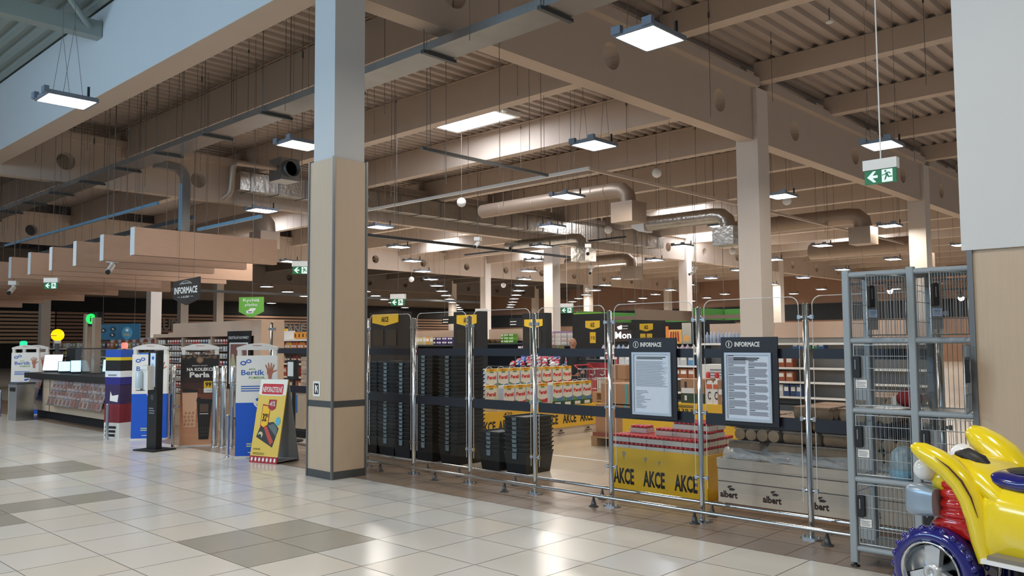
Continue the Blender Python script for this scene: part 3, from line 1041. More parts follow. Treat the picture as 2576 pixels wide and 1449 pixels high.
# ================================================================== PALE WOODEN PALLET BOX WITH BRIQUETTES
box_w = mat('printed_wood_board', '#d3c3b0', 0.6, var=.08, scale=4, stretch=(.8, 6, 10))
brown_ink = mat('brown_print', '#3b2a24', 0.7, var=0)
r = thing('pallet_box', 'pale plank-printed pallet box with leaf logos full of briquettes', 'pallet display', (-3.2, 7.2, 0))
x0, x1, y0, y1 = -3.86, -1.9, 6.75, 7.6
MB().box(x0, x1, y0, y1, .06, .40, box_w).build('body', r)
mb = MB()
for q in ((x0 - .006, x1 + .006, y0 - .006, y0 + .008), (x0 - .006, x1 + .006, y1 - .008, y1 + .006), (x0 - .006, x0 + .008, y0 + .008, y1 - .008), (x1 - .008, x1 + .006, y0 + .008, y1 - .008)):
    mb.box(*q, .375, .45, box_w)
mb.build('rim', r)
f = Fr((x0, y0, 0))
mb = MB()
for z in (.245, .355):
    mb.rect(f, 0, z, x1 - x0, z + .006, brown_ink, 0, .002)
mb.build('plank_line', r)
pal = MB()
for k in range(3):
    pal.box(x0 + .05, x1 - .05, y0 + .03 + .33 * k, y0 + .13 + .33 * k, 0, .06, card)
pal.build('pallet_base', r)
mb = MB()
for k in range(4):
    q = .02 + .41 * k
    mb.text(f, 'albert', q, .105, q + .17, .165, brown_ink, .002)
    mb.poly(f, [(q + .09, .172), (q + .13, .172), (q + .15, .185), (q + .12, .196), (q + .09, .19)], brown_ink, 0, .002)
    mb.poly(f, [(q + .085, .19), (q + .07, .2), (q + .085, .212), (q + .12, .215), (q + .105, .2)], brown_ink, 0, .002)
mb.build('logo', r)
bark = mat('briquette_brown', '#94806b', 0.85, var=.25, scale=25, bump=.4)
cut = mat('briquette_end', '#b09c84', 0.85, var=.15, scale=30)


def log_pack(loc, label, n, lengthwise, rad=.052, L=.3):
    """A film-wrapped pack of n round briquettes lying side by side."""
    t = thing('briquette_pack', label, 'briquettes', loc, 0, 'packs of briquettes', local=True)
    d = 2 * rad + .002
    for k in range(n):
        o = (k - (n - 1) / 2) * d
        mb = MB()
        if lengthwise:
            mb.cyl((o, -L / 2, rad), (o, L / 2, rad), rad, bark, n=12, caps=False)
            mb.lathe([(rad, -L / 2), (rad * .9, -L / 2 - .004), (0, -L / 2 - .004)], (o, 0, rad), cut, 12, 'y').lathe([(0, L / 2 + .004), (rad, L / 2)], (o, 0, rad), cut, 12, 'y')
        else:
            mb.cyl((-L / 2, o, rad), (L / 2, o, rad), rad, bark, n=12, caps=False)
            mb.lathe([(0, L / 2 + .004), (rad, L / 2)], (0, o, rad), cut, 12, 'x').lathe([(rad, -L / 2), (0, -L / 2 - .004)], (0, o, rad), cut, 12, 'x')
        mb.build('briquette', t)
    mb = MB()
    hw, hl = (n * d / 2 + .004, L / 2 + .008) if lengthwise else (L / 2 + .008, n * d / 2 + .004)
    mb.box(-hw, hw, -hl, hl, 2 * rad - .012, 2 * rad + .003, film)
    mb.build('shrink_film', t)
    return t


q = 0
packs = []
for lay in range(6):
    z = .405 + .107 * lay
    cols = [(-3.57, 4, 1), (-3.05, 3, 0), (-2.66, 3, 1), (-2.3, 3, 1)]
    if lay in (1, 3):
        cols = [(-3.62, 3, 0), (-3.24, 3, 0), (-2.84, 3, 0), (-2.42, 4, 1)]
    if lay == 2:
        cols = [(-3.5, 4, 1), (-3.1, 3, 0), (-2.75, 3, 0), (-2.38, 3, 1)]
    if lay == 4:
        cols = [(-3.0, 3, 0), (-2.55, 4, 1)]
    if lay == 5:
        cols = [(-2.5, 4, 1)]
    for k, (x, n, lw) in enumerate(cols):
        for row in range(2):
            packs.append((x, 6.95 + .36 * row, z, n, lw, lay, k, row))
made = {}
for x, y, z, n, lw, lay, k, row in packs:
    l = 'wrapped briquette pack, %s along the %s row of layer %s' % (nth(k), ('front', 'rear')[row], ('one', 'two', 'three', 'four', 'five', 'six')[lay])
    if (n, lw) in made:
        dup(made[(n, lw)], (x, y, z), l)
    else:
        made[(n, lw)] = log_pack((x, y, z), l, n, lw)
# crumpled clear sheet over the front of the briquettes
crm = mat('crumpled_film', '#e6e6e4', .18, var=.1, scale=18, bump=.8)
crm.node_tree.nodes['Principled BSDF'].inputs['Alpha'].default_value = .55
sh = MB()
random.seed(3)
nu, nv = 26, 7
vs = []
for i in range(nu + 1):
    for j in range(nv + 1):
        x = -3.8 + 1.85 * i / nu
        v = j / nv
        vs.append((x, 6.90 - .165 * min(1, v * 1.5) + random.uniform(-.012, .012), .60 - .145 * v + .02 * math.sin(i * .9) * (1 - v) + random.uniform(-.008, .008)))
sh.add(vs, [(i * (nv + 1) + j, i * (nv + 1) + j + 1, (i + 1) * (nv + 1) + j + 1, (i + 1) * (nv + 1) + j) for i in range(nu) for j in range(nv)], crm, False)
tag(sh.build('plastic_sheet'), 'crumpled clear plastic sheet draped over the front briquettes', 'plastic sheet')
random.seed(11)
# ================================================================== SUSPENDED WOODEN BAFFLES OVER THE COUNTER
end_m = mat('baffle_end_cool', '#c9d3da', .5, var=.02)  # cool mall daylight on the board ends, put into the colour
ys = [(6.0, 8.84), (6.0, 8.95), (6.0, 8.93), (6.0, 10.67), (6.0, 10.7), (6.0, 9.4)]
for k in range(26):
    x = -14.95 - 1.42 * k
    if x < -49:
        break
    y1 = ys[k][1] if k < 6 else (9.3 + (k * 7 % 5) * .45)
    r = thing('ceiling_baffle', 'long suspended wooden baffle over the counter, %s from the shop entrance' % nth(k), 'baffle', (x, 7.4, 3.1), 0, 'wooden baffles over the counter')
    MB().box(x - .16, x, 6.0, y1, 3.1, 3.6, wood_dark).build('board', r)
    MB().box(x - .165, x + .005, 5.99, 6.0, 3.1, 3.6, end_m).build('end_cap', r)
    mb = MB()
    for y in (6.6, y1 - .9):
        mb.cyl((x - .08, y, 3.6), (x - .08, y, 7.24), .004, wire_m, n=4)
    mb.build('suspension_wire', r)
# ================================================================== ENTRANCE GATES
gate_w = mat('gate_white', '#dcdad4', 0.35, var=.02)
pblue = mat('logo_blue', '#2f62b8', 0.5, var=.05)
pgreen = mat('logo_green', '#6fa53a', 0.5, var=.03)
lilac = mat('poster_violet', '#2a2f96', 0.5, var=.05)


def hand(mb, f, cx, cy, s, mt, d):
    """A raised open hand as a printed shape: palm, wrist and five fingers."""
    mb.poly(f, [(cx - .3 * s, cy - .25 * s), (cx - .16 * s, cy - .5 * s), (cx - .14 * s, cy - s), (cx + .2 * s, cy - s), (cx + .2 * s, cy - .5 * s), (cx + .34 * s, cy - .1 * s), (cx + .3 * s, cy + .18 * s), (cx - .28 * s, cy + .2 * s)], mt, d - .001, d)
    for a, x, l in ((112, -.24, .55), (98, -.07, .72), (86, .1, .7), (72, .25, .56), (28, .3, .45), ):
        t = math.radians(a)
        y0 = .15 if a > 50 else -.12
        u, v = (math.cos(t), math.sin(t)), (-math.sin(t), math.cos(t))
        w_ = .075
        o = (cx + x * s, cy + y0 * s)
        mb.poly(f, [(o[0] + (u[0] * p + v[0] * q) * s, o[1] + (u[1] * p + v[1] * q) * s) for p, q in ((-.05, -w_), (l * .85, -w_ * .8), (l, 0), (l * .85, w_ * .8), (-.05, w_))], mt, d, d + .001)


def gate(loc, label, kind, ang=52):
    r = thing('security_gate', label, 'security gate', loc, math.radians(ang), None, local=True)
    mb = MB()
    f = Fr((0, -.05, 0))
    out = [(-.255, 1.33), (-.255, 1.455)] + [(-.255 + .51 * k / 10, 1.455 + .055 * math.sin(PI * k / 10)) for k in range(1, 10)] + [(.255, 1.455), (.255, 1.33), (.205, 1.33)]
    inn = [(.205, 1.41)] + [(.185 - .37 * k / 8, 1.42 + .012 * math.sin(PI * k / 8)) for k in range(9)] + [(-.205, 1.41), (-.205, 1.33)]
    # two half outlines so that the opening stays open
    n = len(out)
    mb.poly(f, [(-.255, 1.2), (-.205, 1.2), (-.205, 1.43), (-.255, 1.43)], gate_w, -.1, 0)
    mb.poly(f, [(.205, 1.2), (.255, 1.2), (.255, 1.43), (.205, 1.43)], gate_w, -.1, 0)
    mb.poly(f, [(-.265, 1.42), (.265, 1.42)] + [(.265 - .53 * k / 12, 1.455 + .055 * math.sin(PI * k / 12)) for k in range(13)], gate_w, -.105, .005)
    mb.build('frame', r)
    MB().text(f, 'Checkpoint', -.06, 1.468, .06, 1.488, red, .007).build('name_print', r)
    W2 = .265
    p0, p1 = -.105, .01
    if kind == 'blue':
        MB().rect(f, -W2, .02, W2, .72, blue, p0, p1).build('lower_sleeve', r)
        MB().rect(f, -W2, .72, W2, 1.345, paper, p0, p1).build('upper_sleeve', r)
        mb = MB()
        d = p1 + .002
        for cx, cy, q in ((-.175, 1.245, .04), (-.105, 1.27, .035)):
            mb.disc(f, cx, cy, q, pblue, d - .001, d, 18, q * .75).disc(f, cx, cy, q * .55, paper, d, d + .001, 14, q * .35)
        mb.text(f, 'MŮJ', -.1, 1.15, -.02, 1.18, pgreen, d)
        mb.text(f, 'Bertík', -.2, 1.085, .1, 1.155, pblue, d)
        mb.text(f, 'POMÁHÁ', -.1, 1.035, .1, 1.075, pgreen, d)
        mb.lines(f, -.2, .13, .87, .96, 3, pblue, d + .001, .45, .15)
        mb.build('print', r)
        mb = MB()
        hand(mb, f, .17, 1.14, .13, mat('printed_hand', '#b9745a', .5, var=.1), d)
        mb.build('hand_picture', r)
        mb = MB().disc(f, .05, .735, .09, paper, d - .001, d)
        for cx, cy, q in ((.02, .76, .03), (.06, .77, .025)):
            mb.disc(f, cx, cy, q, pblue, d, d + .001, 14, q * .7)
        hand(mb, f, .105, .74, .05, mat('printed_hand', '#b9745a'), d + .001)
        mb.lines(f, 0, .09, .685, .71, 2, pblue, d + .002, .4, .1)
        mb.build('round_badge', r)
        mb = MB().rect(f, 0, .28, .2, .6, lilac, d - .001, d).rect(f, -.005, .54, .2, .59, mat('poster_pale_blue', '#8fa8e0', .5, var=.03), d, d + .001)
        for k in range(4):
            mb.rect(f, .02 + .045 * k, .34, .045 + .045 * k, .5, blue, d, d + .001)
        mb.lines(f, -.12, .12, .14, .2, 2, mat('print_pale', '#c9d7a0', .6, var=0), d + .001, .5, .2).lines(f, -.1, .12, .06, .08, 1, paper, d + .001, .5, .1)
        mb.build('box_picture', r)
    else:
        cols = ['#15100e', '#15100e', '#15100e', '#1d1310', '#2b1813', '#40221a', '#5b3122', '#75412b', '#8a5035', '#9b5d40', '#ab6b4a', '#b97854', '#c48560', '#ca8f6b', '#cd9570', '#cf9873']
        mb = MB()
        h = 1.325 / len(cols)
        for k, c in enumerate(cols):
            mb.rect(f, -W2, 1.345 - h * (k + 1), W2, 1.345 - h * k, mat('coffee_print_%d' % k, c, .5, var=.04), p0, p1)
        mb.build('sleeve', r)
        d = p1 + .002
        mb = MB()
        bean = mat('printed_beans', '#6d513c', .5, var=.3, scale=30)
        random.seed(5)
        for k in range(34):
            a = random.uniform(-.23, .23)
            mb.disc(f, a, 1.335 + random.uniform(-.035, .05 if abs(a) < .15 else .0) - .02 * abs(a), .022, bean, d - .001 - .01 * (k % 2), d + .0004 * (k % 5), 8, .015)
        mb.disc(f, 0, 1.27, .052, bean, d, d + .003).disc(f, 0, 1.27, .035, mat('printed_seal', '#93755a', .5, var=.1), d + .003, d + .004)
        mb.build('bean_print', r)
        mb = MB().text(f, 'SBÍREJTE BODY', -.11, 1.175, .11, 1.195, paper, d).text(f, 'NA KOLEKCI', -.18, 1.105, .18, 1.155, paper, d).text(f, 'Perla', -.14, 1.01, .14, 1.09, paper, d)
        mb.build('print', r)
        mb = MB().rrect(f, .06, .85, .23, .955, .01, yellow, d - .001, d).rrect(f, .06, .785, .23, .85, .01, paper, d - .001, d).text(f, '99', .08, .87, .165, .94, inkb, d + .001).text(f, '90', .17, .905, .215, .94, inkb, d + .001).lines(f, .09, .2, .81, .825, 1, ink, d + .001, .5, .1)
        mb.build('price_tag', r)
        mb = MB()
        cop, copd = mat('cup_copper', '#d6a888', .4, var=.12), mat('cup_black', '#1b1917', .4, var=.15)
        mb.poly(f, [(-.215, .28), (-.05, .28), (-.025, .8), (-.24, .8)], cop, d - .001, d).poly(f, [(-.235, .79), (-.01, .79), (-.02, .83), (-.18, .85), (-.23, .86)], copd, d, d + .001)
        mb.build('copper_cup', r)
        mb = MB().poly(f, [(.0, .1), (.135, .1), (.175, .66), (-.03, .66)], copd, d, d + .002).poly(f, [(-.04, .65), (.185, .65), (.175, .685), (.03, .695), (-.01, .72), (-.035, .7)], black, d + .002, d + .003)
        for k in range(12):
            u_, w2 = -.215 + .05 * (k % 3) + .012 * (k // 3 % 2), .3 + .055 * (k // 3)
            mb.poly(f, [(u_ + .02, w2), (u_ + .04, w2 + .025), (u_ + .02, w2 + .05), (u_, w2 + .025)], mat('cup_facet', '#b5805e', .4, var=.15), d, d + .001)
            u_, w2 = .01 + .035 * (k % 4), .14 + .05 * (k // 4)
            mb.poly(f, [(u_ + .015, w2), (u_ + .03, w2 + .022), (u_ + .015, w2 + .045), (u_, w2 + .022)], mat('cup_facet_dark', '#3a332e', .4, var=.15), d + .002, d + .003)
        mb.rect(f, .01, .5, .13, .62, mat('cup_sheen', '#5d463a', .4, var=.3), d + .002, d + .003).rect(f, .01, .47, .13, .48, paper, d + .003, d + .004)
        mb.build('black_cup', r)
    MB().box(-.27, .27, -.1, .1, 0, .02, gate_w).build('base', r)
    return r


gate((-10.17, 5.74, 0), 'white security gate with blue charity poster behind the yellow floor stand', 'blue')
gate((-11.9, 5.78, 0), 'white security gate with brown coffee cup poster', 'coffee', 58)
gate((-13.35, 5.66, 0), 'white security gate with blue charity poster behind the black sanitiser stand', 'blue')
gate((-20.05, 5.8, 0), 'white security gate with blue charity poster behind the steel bin', 'blue', 60)
gate((-20.75, 6.2, 0), 'white security gate mostly hidden behind the gate at the bin', 'blue', 60)

# ================================================================== A-FRAME
r = thing('floor_stand_sign', 'yellow A-frame advertising stand with red fish picture beside the column', 'advertising stand', (-9.78, 5.42, 0), math.radians(14), local=True)
ay = mat('stand_yellow', '#e0bf52', .5, var=.04)
agrey = mat('stand_grey', '#8a8f95', .6, var=.04)
wd_, hh, dp = .475, 1.06, .36
v = Vector((0, .19, hh)).normalized()
f = Fr((0, 0, 0), (1, 0, 0), v)
L_ = math.hypot(.19, hh)
MB().rect(f, 0, .085, wd_, L_ * .985, ay, -.012, 0).rect(f, 0, L_ * .8, wd_, L_ * .985, mat('stand_cream', '#e9e6da', .5, var=.02), 0, .001).build('front_panel', r)
MB().rect(f, 0, 0, wd_, .085, mat('stand_dark_red', '#a31d2c', .5, var=.04), -.012, .001).build('foot_strip', r)
f2 = Fr((wd_, .40, 0), (-1, 0, 0), Vector((0, -.2, hh)))
MB().rect(f2, 0, 0, wd_, L_ * .99, agrey, -.01, 0).build('rear_panel', r)
mb = MB()
mb.add([(.02, .02, .02), (wd_ - .01, .02, .02), (wd_ - .01, .38, .02), (.02, .38, .02), (.02, .02, .03), (wd_ - .01, .02, .03), (wd_ - .01, .38, .03), (.02, .38, .03)], [(0, 3, 2, 1), (4, 5, 6, 7), (0, 1, 5, 4), (1, 2, 6, 5), (2, 3, 7, 6), (3, 0, 4, 7)], agrey)
mb.build('bottom_board', r)
mb = MB()
for k in range(7):
    mb.disc(f, .04 + .066 * k, .043, .017, paper, .002, .003, 12, .026)
mb.build('foot_mark', r)
mb = MB().rrect(f, .04, L_ * .79, .43, L_ * .94, .025, paper, .001, .003).rrect(f, .05, L_ * .805, .42, L_ * .93, .02, red, .003, .004)
mb.text(f, 'NEPORAZITELNÉ', .065, L_ * .83, .405, L_ * .91, paper, .006)
mb.build('heading', r)
mb = MB().poly(f, [(.1, .46), (.16, .43), (.24, .47), (.24, .72), (.1, .74)], mat('stand_dark_red', '#a31d2c'), .001, .002).poly(f, [(.11, .475), (.16, .445), (.23, .48), (.23, .71), (.11, .72)], yellow, .002, .003)
mb.poly(f, [(.2, .69), (.27, .66), (.33, .69), (.33, .8), (.2, .8)], mat('stand_dark_red', '#a31d2c'), .003, .004).text(f, '-41%', .215, .715, .315, .78, paper, .006).text(f, '32', .125, .52, .2, .62, inkb, .005).text(f, '90', .2, .57, .225, .62, inkb, .005)
mb.build('price_flash', r)
mb = MB().poly(f, [(.06, .32), (.36, .2), (.43, .44), (.33, .52), (.17, .5), (.1, .44)], mat('picture_dark', '#33302e', .4, var=.2), .001, .002)
mb.poly(f, [(.17, .45), (.22, .46), (.37, .27), (.32, .23), (.24, .34)], mat('salmon_red', '#c1483a', .35, var=.25, scale=15), .002, .003)
mb.disc(f, .13, .35, .04, mat('picture_cream', '#cfc79a', .5, var=.1), .002, .003).disc(f, .12, .33, .028, mat('picture_dark', '#33302e'), .003, .004)
mb.poly(f, [(.24, .47), (.34, .5), (.41, .43), (.4, .34), (.3, .42)], mat('picture_grey', '#5e6a68', .4, var=.2), .002, .003)
mb.build('fish_picture', r)
mb = MB()
mb.poly(f, [(.40 + .05 * math.cos(k * PI / 9) * (1 if k % 2 else .8), .53 + .06 * math.sin(k * PI / 9) * (1 if k % 2 else .8)) for k in range(18)], mat('flash_cyan', '#5ab0c4', .5, var=.05), .002, .004)
mb.build('round_flash', r)
mb = MB().text(f, 'LOSOSÍ', .04, .16, .16, .185, inkb, .003).lines(f, .04, .25, .105, .135, 2, inkb, .003, .3, .4)
mb.build('small_print', r)

# ================================================================== SANITISER STAND
r = thing('sanitiser_stand', 'black hand sanitiser stand with white dispenser in front of the gates', 'sanitiser stand', (-11.91, 5.12, 0), math.radians(14), local=True)
MB().box(-.22, .22, -.18, .2, 0, .018, blackm).build('base_plate', r)
MB().box(-.1, .1, -.05, .05, .018, 1.41, black).build('post', r)
f = Fr((0, -.05, 0))
MB().rect(f, -.05, .9, .06, 1.38, mat('sticker_pale_blue', '#cfdff0', .5, var=.02), 0, .003).disc(f, .005, 1.31, .025, pblue, .003, .004).lines(f, -.03, .04, 1.18, 1.24, 3, ink, .005, .5, .3).build('notice', r)
mb = MB().box(-.12, .04, -.16, -.05, .86, 1.2, white).rect(Fr((0, -.16, 0)), -.12, 1.15, .04, 1.2, white, 0, .01)
d_ = mb.build('dispenser', r)
MB().lathe([(.045, .88), (.05, .9), (.05, 1.1), (.03, 1.13)], (-.1, -.19, 0), mat('clear_bottle_blue', '#b9cbd6', .2, var=.05), 12).build('bottle', d_)
MB().box(-.15, -.03, -.21, -.15, .85, .86, grey_metal).build('drip_tray', d_)
MB().lines(f, -.06, .06, .52, .62, 3, ink, .003, .45, .2).poly(f, [(-.03, .72), (.03, .71), (.035, .77), (0, .8), (-.03, .77)], grey_metal, 0, .002).build('print', r)

# ================================================================== CHROME POSTS AND BOLLARDS
def chrome_post(x, y, h, rad, label, cat='post', flange=True):
    r = thing('chrome_post', label, cat, (x, y, 0), 0, 'chrome entrance posts')
    MB().lathe([(0, h), (rad * .9, h), (rad, h - .01), (rad, .012)], (x, y, 0), chrome, 16).build('tube', r)
    MB().lathe([(rad * 1.25, 0), (rad * 1.25, .012), (rad, .014)], (x, y, 0), steel, 16).build('base_ring', r)
    if h > 1:
        MB().lathe([(rad, .93), (rad * 1.06, .935), (rad * 1.06, .96), (rad, .965)], (x, y, 0), steel, 16).build('collar', r)
    return r


chrome_post(-10.42, 5.46, .56, .024, 'short chrome bollard before the gate beside the floor stand')
chrome_post(-11.98, 5.42, .56, .024, 'short chrome bollard behind the black sanitiser stand')
chrome_post(-13.85, 5.2, .56, .024, 'short chrome bollard before the purple cardboard display')
chrome_post(-20.1, 5.35, .56, .024, 'short chrome bollard beside the blue gate at the bin')
chrome_post(-11.58, 5.86, 1.18, .042, 'thick chrome post beside the coffee cup poster, front one of three')
chrome_post(-11.46, 5.93, 1.18, .042, 'thick chrome post beside the coffee cup poster, middle one of three')
chrome_post(-11.33, 6.0, 1.18, .038, 'slimmer chrome post beside the coffee cup poster, rear one of three')
chrome_post(-13.3, 6.0, 1.16, .045, 'thick chrome post behind the sanitiser stand')
for x, y, x1, y1, z, lab in ((-11.3, 6.0, -10.35, 6.2, .9, 'upper chrome swing bar between the thick posts and the charity gate'), (-11.3, 6.0, -10.35, 6.2, .42, 'lower chrome swing bar between the thick posts and the charity gate'), (-13.27, 6.01, -12.15, 6.3, .95, 'upper chrome swing bar behind the coffee poster gate'), (-13.27, 6.01, -12.15, 6.3, .5, 'lower chrome swing bar behind the coffee poster gate')):
    o = MB().tube([(x, y, z), (x1, y1, z)], .018, chrome, 10).build('swing_bar')
    tag(o, lab, 'bar')

# barrier going on beyond the column
for x, lab in ((-11.12, 'chrome barrier post on the entrance side of the wood-clad column'),):
    r = thing('barrier_post', lab, 'barrier post', (x, 6.5, 0), 0)
    MB().lathe([(0, 1.83), (.0225, 1.82), (.0225, .012)], (x, 6.5, 0), chrome, 14).build('tube', r)
    MB().cyl((x, 6.5, 0), (x, 6.5, .014), .07, steel, n=16).build('base_plate', r)
    MB().box(x - .06, x + .09, 6.48, 6.52, 1.70, 1.74, steel).build('glass_clamp', r)
f = Fr((0, 6.5, 0))
r = tag(MB().rrect(f, -11.05, .27, -8.75, 1.84, .07, pane, -.005, .005).build('glass_panel'), 'clear glass barrier panel on the entrance side of the column', 'glass panel')
for z0, z1 in ((1.36, 1.437), (.805, .902)):
    MB().rect(f, -11.05, z0, -8.75, z1, navy_film, .0055, .007).build('dark_band', r)
r = thing('bumper_rail', 'low chrome bumper rail behind the yellow floor stand', 'rail', (-9.9, 6.35, 0))
MB().tube([(-11.2, 6.35, .11), (-8.7, 6.35, .11)], .0165, chrome, 10).build('tube', r)
for x in (-10.8, -9.0):
    MB().lathe([(0, 0), (.045, 0), (.045, .006), (.008, .085), (.012, .098)], (x, 6.35, 0), grey_metal, 12).build('cone_foot', r)

# ================================================================== INFORMATION COUNTER
ctw = mat('counter_wood', '#cdb79c', .45, var=.06, scale=4, stretch=(.8, 8, 8))
r = thing('information_counter', 'pale wood information counter with a thick black top', 'counter', (-17.2, 6.2, 0))
MB().box(-19.5, -14.95, 5.76, 6.6, .17, .82, ctw).build('body', r)
MB().box(-19.4, -15.05, 5.86, 6.5, 0, .17, blackm).build('plinth', r)
MB().box(-19.65, -14.8, 5.66, 6.7, .82, .93, blackm).build('worktop', r)
mb = MB()
for x in (-18.35, -15.2):
    mb.box(x - .006, x + .006, 5.752, 5.76, .17, .82, grey_metal)
mb.box(-18.2, -17.4, 5.75, 5.76, .5, .53, grey_metal)
mb.build('panel_joint', r)


def magazine(loc, label, col, rz=0):
    o = thing('magazine', label, 'magazine', loc, rz, 'magazines in the counter racks', local=True)
    f = Fr((0, 0, 0), (1, 0, 0), Vector((0, .25, 1)))
    MB().rect(f, -.1, 0, .1, .2, mat('cover_' + col, col, .3, var=.35, scale=12), -.008, 0).build('cover', o)
    MB().rect(f, -.09, .15, .06, .18, mat('cover_title', '#a8989a', .5, var=.1), 0, .001).rect(f, -.07, .02, .05, .12, mat('cover_picture', '#7d5a4d', .4, var=.5, scale=20), 0, .001).build('print', o)
    return o


cols = ['#a08a8c', '#84706f', '#b0978a', '#8a7a76', '#9c6a5c', '#96909a', '#a89f98', '#755a5c']
mags = {}
for nm, x0, x1, lab, n in (('long', -18.05, -15.25, 'long magazine rack on the counter front', 13), ('short', -19.55, -18.75, 'short magazine rack at the bin end of the counter', 4)):
    r = thing('magazine_rack', 'clear tiered ' + lab, 'magazine rack', ((x0 + x1) / 2, 5.7, .33))
    mb = MB().box(x0, x1, 5.745, 5.755, .36, .78, galv)
    for t in range(3):
        z, y = .33 + .14 * t, 5.60 + .045 * t
        mb.box(x0, x1, y - .012, y + .03, z, z + .008, galv).box(x0, x1, y - .014, y - .01, z, z + .04, pane)
    mb.build('tier', r)
    for t in range(3):
        for k in range(n):
            c = cols[(k * 3 + t * 5 + k // 3) % 8]
            loc = (x0 + .11 + (x1 - x0 - .22) * k / (n - 1), 5.603 + .045 * t, .34 + .14 * t)
            l = 'magazine in the %s tier of the %s rack, %s from the bin end' % (('lowest', 'middle', 'top')[t], nm, nth(k))
            if c in mags:
                dup(mags[c], loc, l)
            else:
                mags[c] = magazine(loc, l, c)

# things on the counter
scr = mat('screen_light_blue', '#a9d8f2', .3, emit=1.1, var=.05)
scrb = mat('screen_blue', '#4f86bd', .3, emit=.5, var=.1)
scrw = mat('lightbox_white', '#ffffff', .4, emit=1.6, var=0)


def screen(name, label, cat, x, y, z, w_, h, ang, tilt, sm, stand=True):
    r = thing(name, label, cat, (x, y, z), math.radians(ang), None, local=True)
    v = Vector((0, math.sin(math.radians(tilt)), math.cos(math.radians(tilt))))
    f = Fr((0, 0, .03), (1, 0, 0), v)
    MB().rect(f, -w_ / 2, 0, w_ / 2, h, black, -.03, 0).build('casing', r)
    MB().rect(f, -w_ / 2 + .012, .015, w_ / 2 - .012, h - .012, sm, 0, .002).build('screen', r)
    MB().box(-w_ * .35, w_ * .35, -.02, .12, 0, .03, black).cyl((0, .08, .02), f.at(0, h * .4, -.03), .02, black).build('stand', r)
    return r


screen('light_box', 'bright white lit sheet leaning on the black counter top', 'display', -19.05, 6.0, .93, .42, .36, 40, 12, scrw)
screen('monitor', 'dark monitor back standing behind the bright white sheet', 'monitor', -18.9, 6.35, .93, .34, .48, 30, 4, blackm)
screen('tablet', 'light blue tablet leaning next to the white lit sheet', 'tablet', -18.3, 6.0, .93, .24, .26, 70, 35, scr)
screen('tablet', 'light blue tablet leaning second from the white lit sheet', 'tablet', -17.65, 6.0, .93, .2, .28, 72, 30, scr)
screen('cash_register', 'small pale blue register screen behind the grey post', 'register', -17.2, 6.45, .93, .26, .26, 40, 8, scr)
screen('cash_register', 'black register with a blue screen at the gate end of the counter', 'register', -16.3, 6.3, .93, .4, .24, 40, 15, scrb)
r = thing('leaflet_holder', 'yellow and white leaflet holder on the counter end', 'leaflet holder', (-15.2, 5.85, .93), math.radians(35), local=True)
f = Fr((0, 0, 0), (1, 0, 0), Vector((0, .4, 1)))
MB().rect(f, -.11, 0, .11, .16, paper, -.008, 0).rect(f, -.11, 0, .11, .04, yellow, 0, .002).build('leaflet', r)
MB().box(-.11, .11, -.02, .1, 0, .006, pane).build('holder', r)
r = thing('counter_screen', 'clear hygiene screen with dark top edge on the counter', 'screen', (-17.2, 6.1, .93))
MB().box(-18.0, -15.9, 6.1, 6.108, .93, 1.42, pane).build('sheet', r)
MB().box(-18.0, -15.9, 6.09, 6.118, 1.42, 1.44, blackm).build('top_edge', r)
r = thing('support_post', 'grey square post rising from the information counter', 'post', (-17.45, 6.3, .93))
MB().box(-17.53, -17.37, 6.24, 6.36, .93, 2.05, duct_beige).build('shaft', r)
MB().box(-17.6, -17.3, 6.17, 6.43, .93, .95, grey_metal).build('foot_plate', r)

r = thing('waste_bin', 'brushed steel waste bin at the end of the information counter', 'bin', (-18.8, 5.35, 0), math.radians(8), local=True)
MB().box(-.17, .17, -.14, .2, 0, .72, steel).build('body', r)
MB().box(-.18, .18, -.15, .21, .72, .755, grey_metal).build('lid', r)
MB().box(-.172, -.165, -.145, -.135, 0, .72, white).box(-.12, .1, -.146, -.14, .58, .66, blackm).build('slot', r)

r = thing('cardboard_display', 'tall blue, purple and red cardboard display beside the counter', 'cardboard display', (-13.98, 5.42, 0), math.radians(20), local=True)
bands = [(.0, .25, '#d9d9d4'), (.25, .55, '#7c1f2c'), (.55, .86, '#33234f'), (.86, .98, '#26247c'), (.98, 1.08, '#dfe6ec'), (1.08, 1.25, '#121316'), (1.25, 1.3, '#d8c022'), (1.3, 1.42, '#1f4fb0')]
for k, (z0, z1, c) in enumerate(bands):
    ins = .006 if k in (2, 5) else 0
    MB().box(-.17 + ins, .17 - ins, -.13, .15, z0, z1, mat('display_band_%d' % k, c, .5, var=.06)).build('section', r)
f = Fr((0, -.13, 0))
MB().lines(f, -.14, .12, .03, .22, 3, inkb, .004, .6, .3).lines(f, -.1, .1, 1.0, 1.04, 1, ink, .004, .6, .1).poly(f, [(-.05, .6), (.12, .58), (.14, .7), (.0, .68), (-.04, .75)], paper, 0, .004).build('print', r)
r = thing('cardboard_display', 'pale blue leaning cardboard display behind the purple one', 'cardboard display', (-14.35, 5.95, 0), math.radians(35), local=True)
MB().box(-.14, .14, -.05, .1, 0, 1.36, mat('display_sky', '#2f7fd0', .5, var=.06)).build('body', r)
f = Fr((0, -.05, 0))
MB().rect(f, -.1, .95, .1, 1.2, mat('display_pale', '#a8cdf0', .5, var=.05), 0, .003).rect(f, -.12, 1.0, .1, 1.05, blue, .003, .005).build('print', r)

